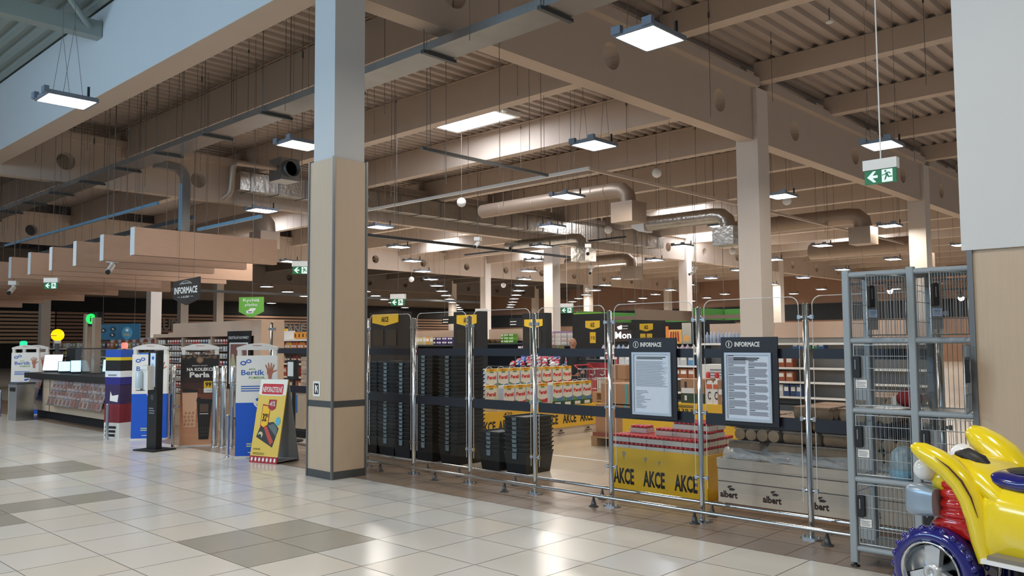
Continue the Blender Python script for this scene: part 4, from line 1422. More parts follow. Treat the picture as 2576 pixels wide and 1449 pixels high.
# ================================================================== HANGING SIGNS
r = thing('hanging_sign', 'black pennant sign INFORMACE hanging over the counter', 'hanging sign', (-14.72, 6.78, 2.22))
f = Fr((-15.1, 6.78, 0))
MB().poly(f, [(0, 2.34), (.52, 2.21), (1.04, 2.3), (1.04, 2.7), (0, 2.66)], mat('sign_brown_black', '#2b2523', .5, var=.06), -.03, 0).build('board', r)
mb = MB().text(f, 'INFORMACE', .06, 2.42, .98, 2.545, paper, .003).text(f, 'A SLUŽBY', .34, 2.345, .68, 2.385, paper, .003).rect(f, .2, 2.36, .3, 2.366, paper, 0, .003).rect(f, .72, 2.36, .82, 2.366, paper, 0, .003).text(f, 'DOBRÉ INFORMACE', .32, 2.595, .72, 2.625, paper, .003)
for k in range(10):
    t0, t1 = PI * (.2 + .06 * k), PI * (.2 + .06 * (k + 1))
    mb.cyl(f.at(.52 + .3 * math.cos(t0), 2.5 + .15 * math.sin(t0), .003), f.at(.52 + .3 * math.cos(t1), 2.5 + .15 * math.sin(t1), .003), .004, paper, n=4)
mb.build('lettering', r)
MB().cyl((-14.9, 6.795, 2.64), (-14.9, 6.795, 7.24), .004, wire_m, n=4).cyl((-14.3, 6.795, 2.66), (-14.3, 6.795, 7.24), .004, wire_m, n=4).build('suspension_wire', r)
r = thing('hanging_sign', 'bright green pennant sign hanging in front of the tobacco shelves', 'hanging sign', (-13.9, 7.7, 1.98), math.radians(35), local=True)
f = Fr((-.24, 0, 0))
MB().poly(f, [(0, .11), (.24, 0), (.48, .11), (.48, .38), (0, .38)], green_p, -.02, 0).build('board', r)
mb = MB().text(f, 'Rychlá', .08, .28, .4, .35, paper, .003).text(f, 'platba', .12, .2, .36, .265, paper, .003).poly(f, [(.15, .08), (.28, .08), (.29, .12), (.33, .15), (.33, .175), (.22, .175), (.2, .14), (.15, .13)], paper, 0, .004).rect(f, .18, .1, .26, .115, inkb, .004, .005)
mb.build('print', r)
MB().cyl((.02, 0, .38), (.02, 0, 5.26), .004, wire_m, n=4).build('suspension_wire', r)

# ================================================================== TOBACCO SHELVES
r = thing('tobacco_shelf', 'wooden tobacco shelving with high crown panel behind the gates', 'shelf', (-17, 8.5, 0))
MB().box(-19.4, -14.55, 8.62, 8.7, 0, 1.78, wood_shelf).build('back_panel', r)
MB().box(-18.4, -14.75, 8.28, 8.34, 1.74, 1.97, wood_shelf).build('crown_panel', r)
MB().box(-19.4, -14.75, 8.27, 8.62, 1.66, 1.74, wood_shelf).build('header', r)
for x in (-19.4, -18.0, -16.65, -15.86, -14.87):
    MB().box(x, x + .05, 8.3, 8.62, 0, 1.66, wood_shelf).build('upright', r)
MB().box(-14.75, -14.5, 8.25, 8.75, 0, 1.97, wood_shelf).build('end_panel', r)
shelfm = mat('shelf_pale_metal', '#c9c2bb', .4, var=.04)
for x0, x1, n in ((-19.35, -18.0, 9), (-17.95, -16.65, 9), (-16.6, -15.86, 5)):
    for k in range(n):
        z = .42 + .135 * k if n == 9 else .9 + .15 * k
        MB().box(x0, x1, 8.34, 8.62, z, z + .012, shelfm).build('shelf_board', r)
MB().box(-19.35, -14.9, 8.33, 8.6, 0, .4, ctw).build('base_cabinet', r)
pk = ['#b9b4b2', '#8e8a8c', '#d6d0cc', '#a06a5d', '#c2453b', '#5f6876', '#d9d3c0']
packs_ = {}
for b, (x0, x1, n, m) in enumerate(((-19.35, -18.0, 9, 11), (-17.95, -16.65, 9, 11), (-16.6, -15.86, 5, 6))):
    for k in range(n):
        z = (.42 + .135 * k if n == 9 else .9 + .15 * k) + .012
        for q in range(m):
            if random.random() < .12:
                continue
            c = pk[(k * 2 + q // 3 + b) % 7]
            x = x0 + .06 + (x1 - x0 - .12) * q / (m - 1)
            l = 'cigarette pack on shelf %d of the %s tobacco bay, %s along' % (k + 1, ('first', 'second', 'third')[b], nth(q))
            if c in packs_:
                dup(packs_[c], (x, 8.36, z), l)
            else:
                o = MB().box(-.045, .045, 0, .03, 0, .095, mat('pack_' + c, c, .5, var=.2, scale=20)).box(-.04, .04, -.002, 0, .045, .085, paper).build('cigarette_pack', None, (x, 8.36, z))
                packs_[c] = tag(o, l, 'cigarette pack', 'cigarette packs in the tobacco shelves')
r = thing('framed_poster', 'black framed poster of a drink on the tobacco shelf end bay', 'poster', (-15.4, 8.24, .6))
f = Fr((-15.82, 8.245, 0))
MB().rect(f, 0, .6, .93, 1.76, blackm, -.02, 0).build('board', r)
MB().text(f, 'DIGITÁLNÍ NOVINKY', .06, 1.6, .87, 1.67, paper, .004).build('heading', r)
mb = MB()
for q in ((.1, .7, .14, 1.53), (.8, .7, .84, 1.53), (.14, 1.5, .8, 1.53), (.14, .7, .8, .73)):
    mb.rect(f, *q, paper, 0, .006)
mb.build('frame', r)
MB().rect(f, .14, .73, .8, 1.5, mat('poster_rose', '#8a5a52', .5, var=.3, scale=3), 0, .003).poly(f, [(.16, .8), (.34, .8), (.36, 1.1), (.28, 1.3), (.2, 1.3), (.16, 1.1)], mat('poster_drink', '#c2bd8d', .5, var=.1), .003, .005).disc(f, .66, 1.0, .1, mat('poster_dark_red', '#5e2f2d', .5, var=.2), .003, .005).build('picture', r)

# checkout desks behind the gates
for k, (x0, x1, y0, y1, lab) in enumerate(((-14.2, -12.9, 7.5, 7.9, 'wooden checkout desk behind the gate with the sanitiser'), (-12.3, -11.5, 7.3, 7.7, 'wooden checkout desk behind the thick chrome posts'))):
    r = thing('checkout_desk', lab, 'desk', ((x0 + x1) / 2, y0, 0))
    MB().box(x0, x1, y0, y1, .15, .72, ctw).build('body', r)
    MB().box(x0 + .05, x1 - .05, y0 + .05, y1, 0, .15, blackm).build('plinth', r)
    MB().box(x0 - .03, x1 + .03, y0 - .03, y1 + .03, .72, .75, steel).build('worktop', r)
    f = Fr((x0, y0, 0))
    MB().rect(f, .15, .5, .4, .68, card, 0, .01).rect(f, .5, .4, .62, .68, mat('display_sky', '#2f7fd0'), 0, .01).build('leaflet_pocket', r)
r = thing('card_terminal_pole', 'black card terminal on a pole beside the chrome swing bars', 'card terminal', (-11.3, 7.0, 0))
MB().cyl((-11.3, 7.0, 0), (-11.3, 7.0, .95), .03, black).cyl((-11.3, 7.0, 0), (-11.3, 7.0, .02), .15, black, n=20).build('pole', r)
MB().box(-11.4, -11.2, 6.94, 7.02, .95, 1.25, black).box(-11.38, -11.22, 6.935, 6.94, 1.0, 1.22, paper).build('terminal', r)

# ================================================================== CHECKOUT SIGNALS FAR BEHIND THE COUNTER
sig_g = mat('signal_green', '#18d048', .4, emit=1.6, var=0)
sig_y = mat('ball_yellow', '#ffd600', .4, emit=.7, var=.02)
r = thing('checkout_signal', 'black checkout signal with a round green light', 'signal', (-22.7, 8, 0))
MB().cyl((-22.78, 8, 0), (-22.78, 8, 2.3), .1, duct_beige).build('pole', r)
MB().box(-22.6, -21.95, 7.95, 8.1, 1.98, 2.34, blackm).build('casing', r)
f = Fr((-22.6, 7.95, 0))
MB().disc(f, .3, .0, .0, sig_g) if False else None
MB().disc(Fr((-22.3, 7.95, 2.165), (.8, .6, 0)), 0, 0, .13, sig_g, .05, .08).build('green_light', r)
MB().text(Fr((-22.3, 7.95, 2.165), (.8, .6, 0)), 'i', -.02, -.07, .02, .07, blackm, .085).build('number', r)
r = thing('ball_lamp', 'yellow ball on a pole above the checkouts', 'ball sign', (-25, 8, 0))
MB().ball((-25, 8, 1.78), .17, sig_y, 18).build('ball', r)
MB().cyl((-25, 8, 0), (-25, 8, 1.55), .05, grey_metal).cyl((-25, 8, 1.55), (-25, 8, 1.63), .09, white).build('pole', r)
MB().lines(Fr((-25.0, 8, 1.78), (.8, .6, 0)), -.1, .1, -.02, .02, 1, red, .17, .4, .1).build('print', r)
for x, y, z, m_, lab in ((-22.0, 6.3, 1.55, mat('signal_teal', '#19c08a', .4, emit=.8, var=0), 'small green signal light above the gate at the bin'), (-21.9, 8.6, 1.5, mat('signal_pink', '#f08a80', .4, emit=.5, var=0), 'small pink signal light beside the grey checkout pole')):
    r = thing('signal_light', lab, 'signal', (x, y, 0))
    MB().cyl((x, y, 0), (x, y, z - .1), .03, grey_metal).build('pole', r)
    MB().lathe([(.08, -.1), (.08, .03), (.05, .06), (0, .06)], (x, y, z), m_, 14).build('light', r)
r = thing('hanging_board', 'dark blue hanging board with white circles over the checkouts', 'hanging sign', (-20.5, 8, 1.6))
f = Fr((-21.3, 7.7, 0), (1, .25, 0))
tl = mat('board_teal', '#23607f', .5, var=.06)
MB().rrect(f, 0, 1.62, 1.6, 2.0, .03, tl, -.03, 0).build('board', r)
mb = MB().disc(f, 1.15, 1.78, .2, mat('board_teal_light', '#4b93b4', .5, var=.05), 0, .003, 20, .15)
for a, b in ((.25, 1.85), (.62, 1.88), (.6, 1.74)):
    mb.disc(f, a, b, .11, mat('board_navy', '#12283a', .5, var=.03), 0, .003, 16, .06).text(f, '%', a - .04, b - .025, a + .04, b + .025, paper, .005)
mb.lines(f, 1.02, 1.28, 1.72, 1.78, 3, yellow, .005, .4, .2).rect(f, 1.1, 1.82, 1.2, 1.88, paper, .003, .005)
mb.build('print', r)
MB().cyl(f.at(.2, 2.0, -.015), f.at(.2, 7.24, -.015), .004, wire_m, n=4).cyl(f.at(1.4, 2.0, -.015), f.at(1.4, 7.24, -.015), .004, wire_m, n=4).build('suspension_wire', r)
# ================================================================== THINGS UNDER THE CEILING
# cable tray along the front
r = thing('cable_tray', 'long galvanised cable tray hanging along the shop front under the beams', 'cable tray', (-17, 7.1, 5.3))
MB().box(-32, -4.2, 6.91, 7.35, 5.3, 5.31, galv).build('tray_bottom', r)
MB().box(-32, -4.2, 6.90, 6.91, 5.3, 5.41, galv).box(-32, -4.2, 7.35, 7.36, 5.3, 5.41, galv).build('tray_side', r)
for k in range(4):
    MB().tube([(-32, 6.98 + .09 * k, 5.33), (-4.2, 6.98 + .09 * k, 5.33)], .02, black, 6).build('cable', r)
for k in range(13):
    x = -30.4 + 2.03 * k
    MB().box(x - .03, x + .03, 6.84, 7.42, 5.255, 5.3, grey_metal).cyl((x, 6.87, 5.28), (x, 6.87, 7.24), .007, wire_m, n=5).cyl((x, 7.385, 5.28), (x, 7.385, 7.24), .007, wire_m, n=5).build('hanger', r)
lb = mat('blue_lit_metal', '#7fb2d4', .35, .3, var=.06)  # blue daylight on bare metal, put into its colour
r = thing('cable_duct', 'cable duct branching off the tray and dropping behind the baffles', 'cable duct', (-17.4, 8.04, 3.95))
dx = -17.4
pts = [(dx, 7.36, 5.33), (dx, 7.7, 5.33)] + [(dx, 7.76 + .28 * math.sin(t), 5.05 + .28 * math.cos(t)) for t in (.35, .75, 1.15)] + [(dx, 8.04, 5.0), (dx, 8.04, 3.95)]
mb = MB()
mb.tube(pts, .12, galv, 4, True, False)
mb.build('duct', r)
MB().box(dx - .07, dx + .07, 7.93, 7.95, 3.96, 4.98, lb).build('cover', r)  # blue light on the duct's front face, added as a tinted strip
tag(MB().box(-17.3, -14.65, 8.27, 8.33, 3.97, 4.03, lb).cyl((-14.9, 8.3, 4.0), (-14.9, 8.3, 7.24), .004, wire_m, n=4).cyl((-16.9, 8.3, 4.0), (-16.9, 8.3, 7.24), .004, wire_m, n=4).build('light_track'), 'blue-lit metal rail hanging above the first wooden baffle', 'rail')
r = tag(MB().box(-29, -18, 7.68, 7.74, 4.57, 4.63, lb).cyl((-19, 7.71, 4.63), (-19, 7.71, 7.24), .004, wire_m, n=4).cyl((-24, 7.71, 4.63), (-24, 7.71, 7.24), .004, wire_m, n=4).cyl((-28, 7.71, 4.63), (-28, 7.71, 7.24), .004, wire_m, n=4).build('light_track'), 'long blue-lit metal rail hanging above the row of baffles', 'rail')
tag(MB().box(-30, -18.5, 8.74, 8.82, 4.4, 4.5, grey_metal).cyl((-20, 8.78, 4.5), (-20, 8.78, 6.45), .004, wire_m, n=4).cyl((-28, 8.78, 4.5), (-28, 8.78, 6.45), .004, wire_m, n=4).build('light_track'), 'dark grey rail hanging behind the long blue-lit rail', 'rail')
r = thing('extract_duct', 'small grey pipe with elbows leading to a round ceiling fan', 'pipe', (-15.8, 9, 4.9))
MB().tube([(-16.2, 8.3, 4.55), (-16.05, 8.35, 4.62), (-16.0, 8.37, 4.7), (-15.95, 8.38, 5.2), (-15.9, 8.45, 5.28), (-15.8, 9.3, 5.28)], .06, duct_beige, 10).build('pipe', r)
MB().box(-16.1, -15.6, 9.3, 9.75, 5.02, 5.5, galv).build('fan_box', r)
MB().lathe([(.19, -.02), (.19, .1), (.17, .1), (.16, 0), (0, 0)], (-15.6, 9.52, 5.27), grey_metal, 18, 'x').build('fan_outlet', r)
MB().cyl((-15.85, 9.35, 5.5), (-15.85, 9.35, 7.24), .005, wire_m, n=4).cyl((-15.85, 9.7, 5.5), (-15.85, 9.7, 7.24), .005, wire_m, n=4).cyl((-15.98, 8.38, 5.3), (-15.98, 8.38, 7.24), .005, wire_m, n=4).build('suspension_wire', r)

# bars and pipes
def bar(label, p0, p1, s, m_, wires, cat='rail', name='ceiling_bar'):
    r = thing(name, label, cat, p0)
    x0, x1 = sorted((p0[0], p1[0]))
    y0, y1 = sorted((p0[1], p1[1]))
    MB().box(x0 - s, x1 + s, y0 - s, y1 + s, p0[2] - s, p0[2] + s, m_).build('bar', r)
    for q in wires:
        x, y = p0[0] + (p1[0] - p0[0]) * q, p0[1] + (p1[1] - p0[1]) * q
        MB().cyl((x, y, p0[2]), (x, y, 7.24), .005, wire_m, n=4).build('suspension_wire', r)
    return r


bar('dark track bar hanging across the second and third purlins', (-10, 8.5, 4.6), (-10, 11.5, 4.6), .025, grey_metal, (.05, .95))
bar('long pale pipe hanging along the shop behind the second purlin', (-18.5, 12.7, 4.9), (-9.97, 12.7, 4.9), .03, white, (.05, .3, .6, .95), 'pipe', 'ceiling_pipe')
bar('long pale pipe running into the shop past the concrete column', (-9.97, 12.76, 4.9), (-9.97, 32, 4.9), .03, beam_paint, (.15, .35, .55, .75, .95), 'pipe', 'ceiling_pipe')
bar('dark track bar hanging in the middle of the shop', (-21.1, 14.5, 4.9), (-21.1, 27, 4.9), .045, grey_metal, (.1, .4, .7, .95))
bar('dark track bar hanging crosswise in the middle of the shop', (-24, 22.6, 5.0), (-16.2, 22.6, 5.0), .03, grey_metal, (.1, .5, .9))
bar('black spotlight track over the rear shelves', (-13, 33, 3.7), (-6, 33, 3.7), .04, black, (.1, .5, .9))
bar('black spotlight track at the rear of the shop, lower one', (-13, 37, 3.55), (-5, 37, 3.55), .04, black, (.1, .5, .9))
bar('long dark bar hanging before the grey wall', (-40, 16, 4.2), (-40, 40, 4.2), .06, grey_metal, (.1, .4, .7, .95))
for x, y, z, lab in ((-11.3, 33, 3.4, 'first'), (-10.3, 33, 3.1, 'second'), (-9.9, 37, 3.2, 'third')):
    r = thing('spotlight', 'white-glowing spotlight under the black track, %s of three' % lab, 'spotlight', (x, y, z))
    MB().cyl((x, y, z + .1), (x, y, 3.7 if y < 35 else 3.55), .02, black).cyl((x, y, z), (x, y - .1, z + .2), .09, black).build('body', r)
    MB().ball((x, y + .02, z - .02), .12, mat('spot_glow', '#fff2dc', .5, emit=8, var=0), 12).build('lamp', r)


def rduct(label, x0, x1, y, z, rad, m_, box_end=None, bm=None, bend=True):
    r = thing('air_duct', label, 'air duct', ((x0 + x1) / 2, y, z))
    pts = [(x0, y, z), (x0 + .3, y, z), (x1 - .4, y, z)]
    if bend:
        pts += [(x1 - .15, y, z - .03), (x1, y, z - .15), (x1 + .04, y, z - .4)]
    mb = MB().tube(pts, rad, m_, 18)
    k = x0 + .8
    while k < x1 - .5:
        mb.lathe([(rad, -.02), (rad * 1.03, -.015), (rad * 1.03, .015), (rad, .02)], (k, y, z), m_, 18, 'x')
        k += 1.2
    mb.build('duct', r)
    if bend:
        MB().box(x1 - .28, x1 + .34, y - .3, y + .3, z - .85, z - .36, bm or duct_beige).build('outlet_box', r)
    if box_end:
        MB().poly(Fr((x0 - .3, y, z)), [(-.15, -.1), (.1, -.22), (.28, -.24), (.28, .24), (.1, .22), (-.15, .1)], box_end, -.22, .22).build('end_cap', r)
    mb = MB()
    for q in (.2, .8):
        x = x0 + (x1 - x0) * q
        mb.cyl((x, y - rad, z), (x, y - rad, 7.24), .005, wire_m, n=4).cyl((x, y + rad, z), (x, y + rad, 7.24), .005, wire_m, n=4)
    mb.build('suspension_wire', r)


rduct('round beige air duct ending in a square outlet box near the concrete column', -16.6, -11.6, 16.3, 5.2, .19, duct_beige)
rduct('shiny foil-wrapped air duct with white printed cap beside the concrete column', -13.5, -11.0, 20.0, 4.9, .21, foil, white, foil)
rduct('shiny foil-wrapped air duct with foil box in the middle of the shop', -21.3, -17.7, 22.2, 5.1, .16, foil, None, foil)
rduct('beige air duct with square outlet box behind the concrete column', -13.5, -9.0, 24.2, 5.1, .25, duct_beige)
rduct('beige air duct deep in the shop beside the roof light', -13.5, -9.5, 31, 4.9, .3, duct_beige)
rduct('curved pale air duct beside the middle column', -21.8, -18.6, 26.3, 4.75, .2, duct_beige)
rduct('beige air duct above the long blue-lit rail', -27, -21, 12.0, 5.0, .3, duct_beige)
rduct('warm-coloured air duct at the rear wall', -10.5, -5.0, 37.5, 4.3, .3, mat('duct_copper', '#9c6a48', .4, .5, var=.1))
r = thing('insulated_duct', 'large foil-wrapped square air duct along the middle girder', 'air duct', (-21.7, 21, 5.95))
mb = MB().box(-22.0, -21.45, 11.5, 33, 5.86, 6.38, foil)
mb.build('duct', r)
for k in range(24):
    mb = MB()
    mb.box(-22.02, -21.43, 11.8 + .9 * k, 11.86 + .9 * k, 5.84, 6.4, galv)
    mb.build('strap', r)

# exit signs
eg = mat('exit_green', '#0f6b3c', .4, emit=.12, var=.03)
ew = mat('exit_white', '#dff0ea', .4, emit=.25, var=0)


def exit_sign(x, y, z, w_, label, top=7.24, rz=0.0):
    r = thing('exit_sign', label, 'exit sign', (x, y, z), rz, None, local=True)
    k = w_ / .215
    f = Fr((-w_ / 2, -.02 * k, 0))
    MB().box(-w_ / 2 - .008 * k, w_ / 2 + .006 * k, -.03 * k, .03 * k, .1 * k, .172 * k, white).build('housing', r)
    s = lambda q: [(a * k, b * k) for a, b in q]
    MB().rect(f, 0, 0, w_, .1 * k, eg, -.012 * k, 0).build('panel', r)
    MB().poly(f, s([(.018, .05), (.06, .09), (.08, .09), (.055, .06), (.09, .06), (.09, .042), (.055, .042), (.08, .012), (.06, .012)]), ew, 0, .002).build('arrow', r)
    mb = MB().rect(f, .118 * k, .006 * k, .19 * k, .094 * k, ew, 0, .002)
    mb.disc(f, .143 * k, .082 * k, .007 * k, eg, .002, .003)
    for q in ([(.12, .052), (.12, .058), (.138, .062), (.148, .073), (.168, .075), (.18, .062), (.175, .058), (.164, .068), (.158, .067), (.166, .045), (.188, .045), (.188, .037), (.16, .036), (.154, .048), (.142, .02), (.134, .022), (.146, .056), (.14, .057)],):
        mb.poly(f, s(q), eg, .002, .003)
    mb.build('running_figure', r)
    MB().cyl((0, 0, .17 * k), (0, 0, top - z), .005, white if z < 2.6 else wire_m, n=8).build('rod', r)
    return r


exit_sign(-2.015, 5.8, 2.565, .21, 'green exit sign with arrow hanging above the lockers')
exit_sign(-14.32, 9.0, 2.88, .32, 'green exit sign hanging beside the wood-clad column', rz=.9)
exit_sign(-19.85, 6.2, 2.74, .3, 'exit sign hanging in front of the wooden baffles', rz=.7)
exit_sign(-21.0, 16.8, 2.7, .47, 'exit sign hanging far in over the black towers', rz=.5)
exit_sign(-24.5, 24, 2.5, .5, 'exit sign hanging before the distant concrete column', rz=.5)
exit_sign(-16.6, 20, 2.4, .38, 'exit sign hanging above the green fascia board', rz=.5)


def camera(x, y, z, label, a):
    r = thing('security_camera', label, 'security camera', (x, y, z), a, None, local=True)
    MB().cyl((0, 0, .28), (0, 0, 7.22 - z), .009, wire_m, n=8).box(-.09, .09, -.09, .09, .18, .28, white).build('mount', r)
    MB().cyl((0, .02, .12), (0, -.22, -.02), .055, white, n=14).cyl((0, 0, .2), (0, 0, .1), .04, white).build('body', r)
    MB().cyl((0, -.22, -.02), (0, -.25, -.037), .048, black, n=14).build('lens', r)


for x, y, z, a, lab in ((-15.1, 19.2, 4.1, .6, 'white camera on a pole in front of the middle column'), (-19.3, 24.7, 4.1, .5, 'white camera below the first pole camera'), (-19.2, 27.6, 4.1, -.9, 'white camera above the green frame'), (-16.8, 28, 4.1, -.8, 'white camera before the rear concrete column'), (-17.3, 16.8, 4.3, .4, 'white camera beside the foil-wrapped duct'), (-22.8, 6.27, 2.8, .9, 'white camera under the baffles at the far end'), (-17.0, 6.4, 2.95, .9, 'small camera under the second baffle')):
    camera(x, y, z, lab, a)
sb = None
for x, y, z, lab in ((-15.87, 14.81, 5.2, 'white ball loudspeaker beside the insulated duct'), (-15.53, 20.77, 5.0, 'white ball loudspeaker left of the printed duct cap'), (-14.54, 26.8, 4.7, 'white ball loudspeaker beside the concrete column at lamp height'), (-9.93, 21.37, 5.3, 'white ball loudspeaker right of the concrete column'), (-11.7, 17.74, 5.8, 'white ball loudspeaker high above the round beige duct'), (-29.3, 24.2, 4.4, 'white ball loudspeaker before the grey wall'), (-29.3, 30.25, 4.4, 'white ball loudspeaker between the distant columns'), (-28.9, 36.6, 4.4, 'white ball loudspeaker behind the middle column')):
    if sb:
        o = dup(sb, (x, y, z), lab)
        for c in o.children:
            if c.name.startswith('wire'):
                c.scale = (1, 1, (7.24 - z) / 2.04)
    else:
        sb = thing('ball_loudspeaker', lab, 'loudspeaker', (x, y, z), 0, None, local=True)
        MB().ball((0, 0, 0), .125, white, 18).build('shell', sb)
        MB().cyl((0, 0, .0), (0, 0, 2.04), .006, wire_m, n=5).build('wire', sb)
random.seed(4)
wr0 = None
n = 0
for i in range(44):
    x, y = -6.5 - .55 * i + random.uniform(-.3, .3), random.choice((6.3, 6.6, 7.7, 8.2, 9.2)) + random.uniform(-.1, .1)
    l = 'thin suspension wire hanging free from the ceiling'
    if wr0 is None:
        wr0 = tag(MB().cyl((0, 0, 0), (0, 0, 2.3), .005, wire_m, n=5).cyl((0, 0, 1.9), (0, 0, 2.0), .016, grey_metal, n=6).build('hanging_wire', None, (x, y, 4.92)), l, 'wire', 'free suspension wires')
    else:
        o = dup(wr0, (x, y, 5.0), l)
        zt = random.choice((3.7, 4.4, 5.0, 5.8))
        o.location.z = zt
        o.scale = (1, 1, (7.24 - zt) / 2.3)
for j in range(7):
    for i in range(9):
        x, y = -4.2 - 3.3 * i + random.uniform(-1, 1), 8.1 + 3.45 * j + random.uniform(-.9, .9)
        if not (-1.6 * y < x < -.25 * y):
            continue
        zt = random.choice((4.9, 5.2, 5.6, 5.9))
        l = 'thin suspension wire hanging free from the ceiling'
        if wr0 is None:
            wr0 = tag(MB().cyl((0, 0, 0), (0, 0, 2.3), .004, wire_m, n=5).build('hanging_wire', None, (x, y, 4.92)), l, 'wire', 'free suspension wires')
        else:
            o = dup(wr0, (x, y, zt), l)
            o.scale = (1, 1, (7.24 - zt) / 2.3)
for x, y, lab in ((-7.6, 6.9, 'first'), (-11.3, 10.4, 'second'), (-5.6, 13.9, 'third'), (-13.4, 13.9, 'fourth')):
    r = thing('smoke_detector', 'small white detector on a bracket under the ceiling, %s from the front' % lab, 'detector', (x, y, 6.95))
    MB().lathe([(0, 0), (.06, .01), (.07, .04), (.03, .06)], (x, y, 6.95), white, 14).build('body', r)
    MB().cyl((x, y, 7.0), (x, y, 7.22), .008, grey_metal, n=6).build('bracket', r)
# conduits along the purlins
for k in range(4):
    y = 8.45 + 3.45 * k
    tag(MB().tube([(-22.2, y, 7.12), (-8.2, y, 7.12)], .022, duct_beige, 6).build('conduit'), 'thin conduit clipped along the %s purlin' % nth(k), 'conduit')
# ================================================================== DETERGENT BOXES ON THE YELLOW PALLETS
r = thing('promo_pallet', 'long yellow promotional pallet row printed AKCE under the detergent boxes', 'pallet display', (-9.2, 9.9, 0))
f = Fr((-8.65, 8.3, 0), (0, 1, 0))
MB().box(-9.95, -8.66, 8.3, 11.3, .13, .46, yellow).build('sleeve', r)
MB().box(-9.93, -8.68, 8.32, 11.28, 0, .13, box_w).build('plinth', r)
mb = MB()
for y in (8.3, 9.74):
    mb.rect(f, y - 8.3, .13, y - 8.3 + 1.42 + (.14 if y > 9 else 0), .475, yellow, -.012, .004)
mb.build('front_board', r)
mb = MB()
for q in (.1, .5, .9, 1.52, 1.98, 2.42):
    mb.text(f, 'AKCE', q, .19, q + .34, .34, inkb, .006)
mb.text(f, '420', .62, .4, .8, .455, inkb, .006)
mb.build('lettering', r)
mb = MB()
for q in (.6, 1.9, 2.6):
    mb.poly(f, [(q, .07), (q + .05, .07), (q + .055, .088), (q + .03, .1), (q, .085)], brown_ink, 0, .022).rect(f, q - .03, .04, q + .1, .052, brown_ink, 0, .022)
mb.build('logo', r)
soapw = mat('soap_box_white', '#e9e4d8', .45, var=.03)
soapb = mat('soap_box_pale_blue', '#b9c7dc', .45, var=.04)
sred = mat('soap_red', '#d8231f', .45, var=.03)
sgr, sbl = mat('soap_green', '#5d8a3c', .45, var=.2), mat('soap_blue', '#4a78b0', .45, var=.2)


def soap(loc, label, blue_):
    t = thing('detergent_box', label, 'detergent box', loc, 0, 'detergent boxes on the yellow pallets', local=True)
    MB().box(-.11, 0, -.118, .118, 0, .3, soapw).box(-.108, -.002, -.1195, -.118, .01, .26, soapb).build('carton', t)
    f = Fr((0, -.118, 0), (0, 1, 0))
    MB().rect(f, 0, .255, .236, .302, yellow, 0, .002).text(f, 'MEGA', .07, .27, .17, .293, red, .004).rect(f, .08, .235, .16, .255, sgr, .002, .003).build('top_band', t)
    mb = MB().text(f, 'Persil', .022, .132, .214, .192, sred, .004)
    mb.poly(f, [(0, 0), (.236, 0), (.236, .07), (.16, .05), (.08, .05), (0, .08)], sbl if blue_ else red, 0, .002).poly(f, [(0, 0), (.13, 0), (.05, .06), (0, .08)], sgr, .002, .003)
    mb.build('print', t)
    mb = MB()
    mb.tube([(-.055, -.07, .3), (-.055, -.05, .322), (-.055, 0, .33), (-.055, .05, .322), (-.055, .07, .3)], .0035, white, 6)
    mb.build('handle', t)
    return t


sp = {}
lay = [(-8.68, 9.07 + .254 * k, .552, k > 4, 'front row, %s from the baskets' % nth(k)) for k in range(4)]
lay += [(-8.68, 10.20 + .252 * k, .462 + .09, True, 'front row on green cartons, %s along' % nth(k)) for k in range(4)]
lay += [(-8.92 - .2 * j, 8.93 + .02 * j, .552, True, 'short end of the front row, %s behind the corner box' % nth(j)) for j in range(2)]
lay += [(-9.25, 9.27 + .265 * k, .785, k < 4, 'raised rear row, %s from the baskets' % nth(k)) for k in range(8)]
for x, y, z, b_, l in lay:
    l = 'detergent box in the ' + l
    if b_ in sp:
        dup(sp[b_], (x, y, z), l)
    else:
        sp[b_] = soap((x, y, z), l, b_)
for k in range(4):
    o = MB().box(-.11, 0, -.12, .12, 0, .088, mat('carton_green', '#24502f', .5, var=.1)).rect(Fr((0, -.12, 0), (0, 1, 0)), .05, .02, .19, .07, paper, 0, .002).build('green_carton', None, (-8.68, 10.20 + .252 * k, .462))
    tag(o, 'small dark green carton under the detergent boxes, %s along' % nth(k), 'carton', 'green cartons')
tag(MB().box(-9.25, -8.68, 8.82, 10.07, .462, .55, mat('carton_cream', '#cfc5ae', .6, var=.05)).build('carton_layer'), 'thin layer of pale cartons under the front detergent boxes', 'carton')
o = MB().box(-9.94, -9.26, 9.14, 11.25, .462, .784, mat('carton_cream', '#cfc5ae', .6, var=.05)).build('carton_layer')
tag(o, 'block of pale cartons carrying the raised detergent boxes', 'carton')

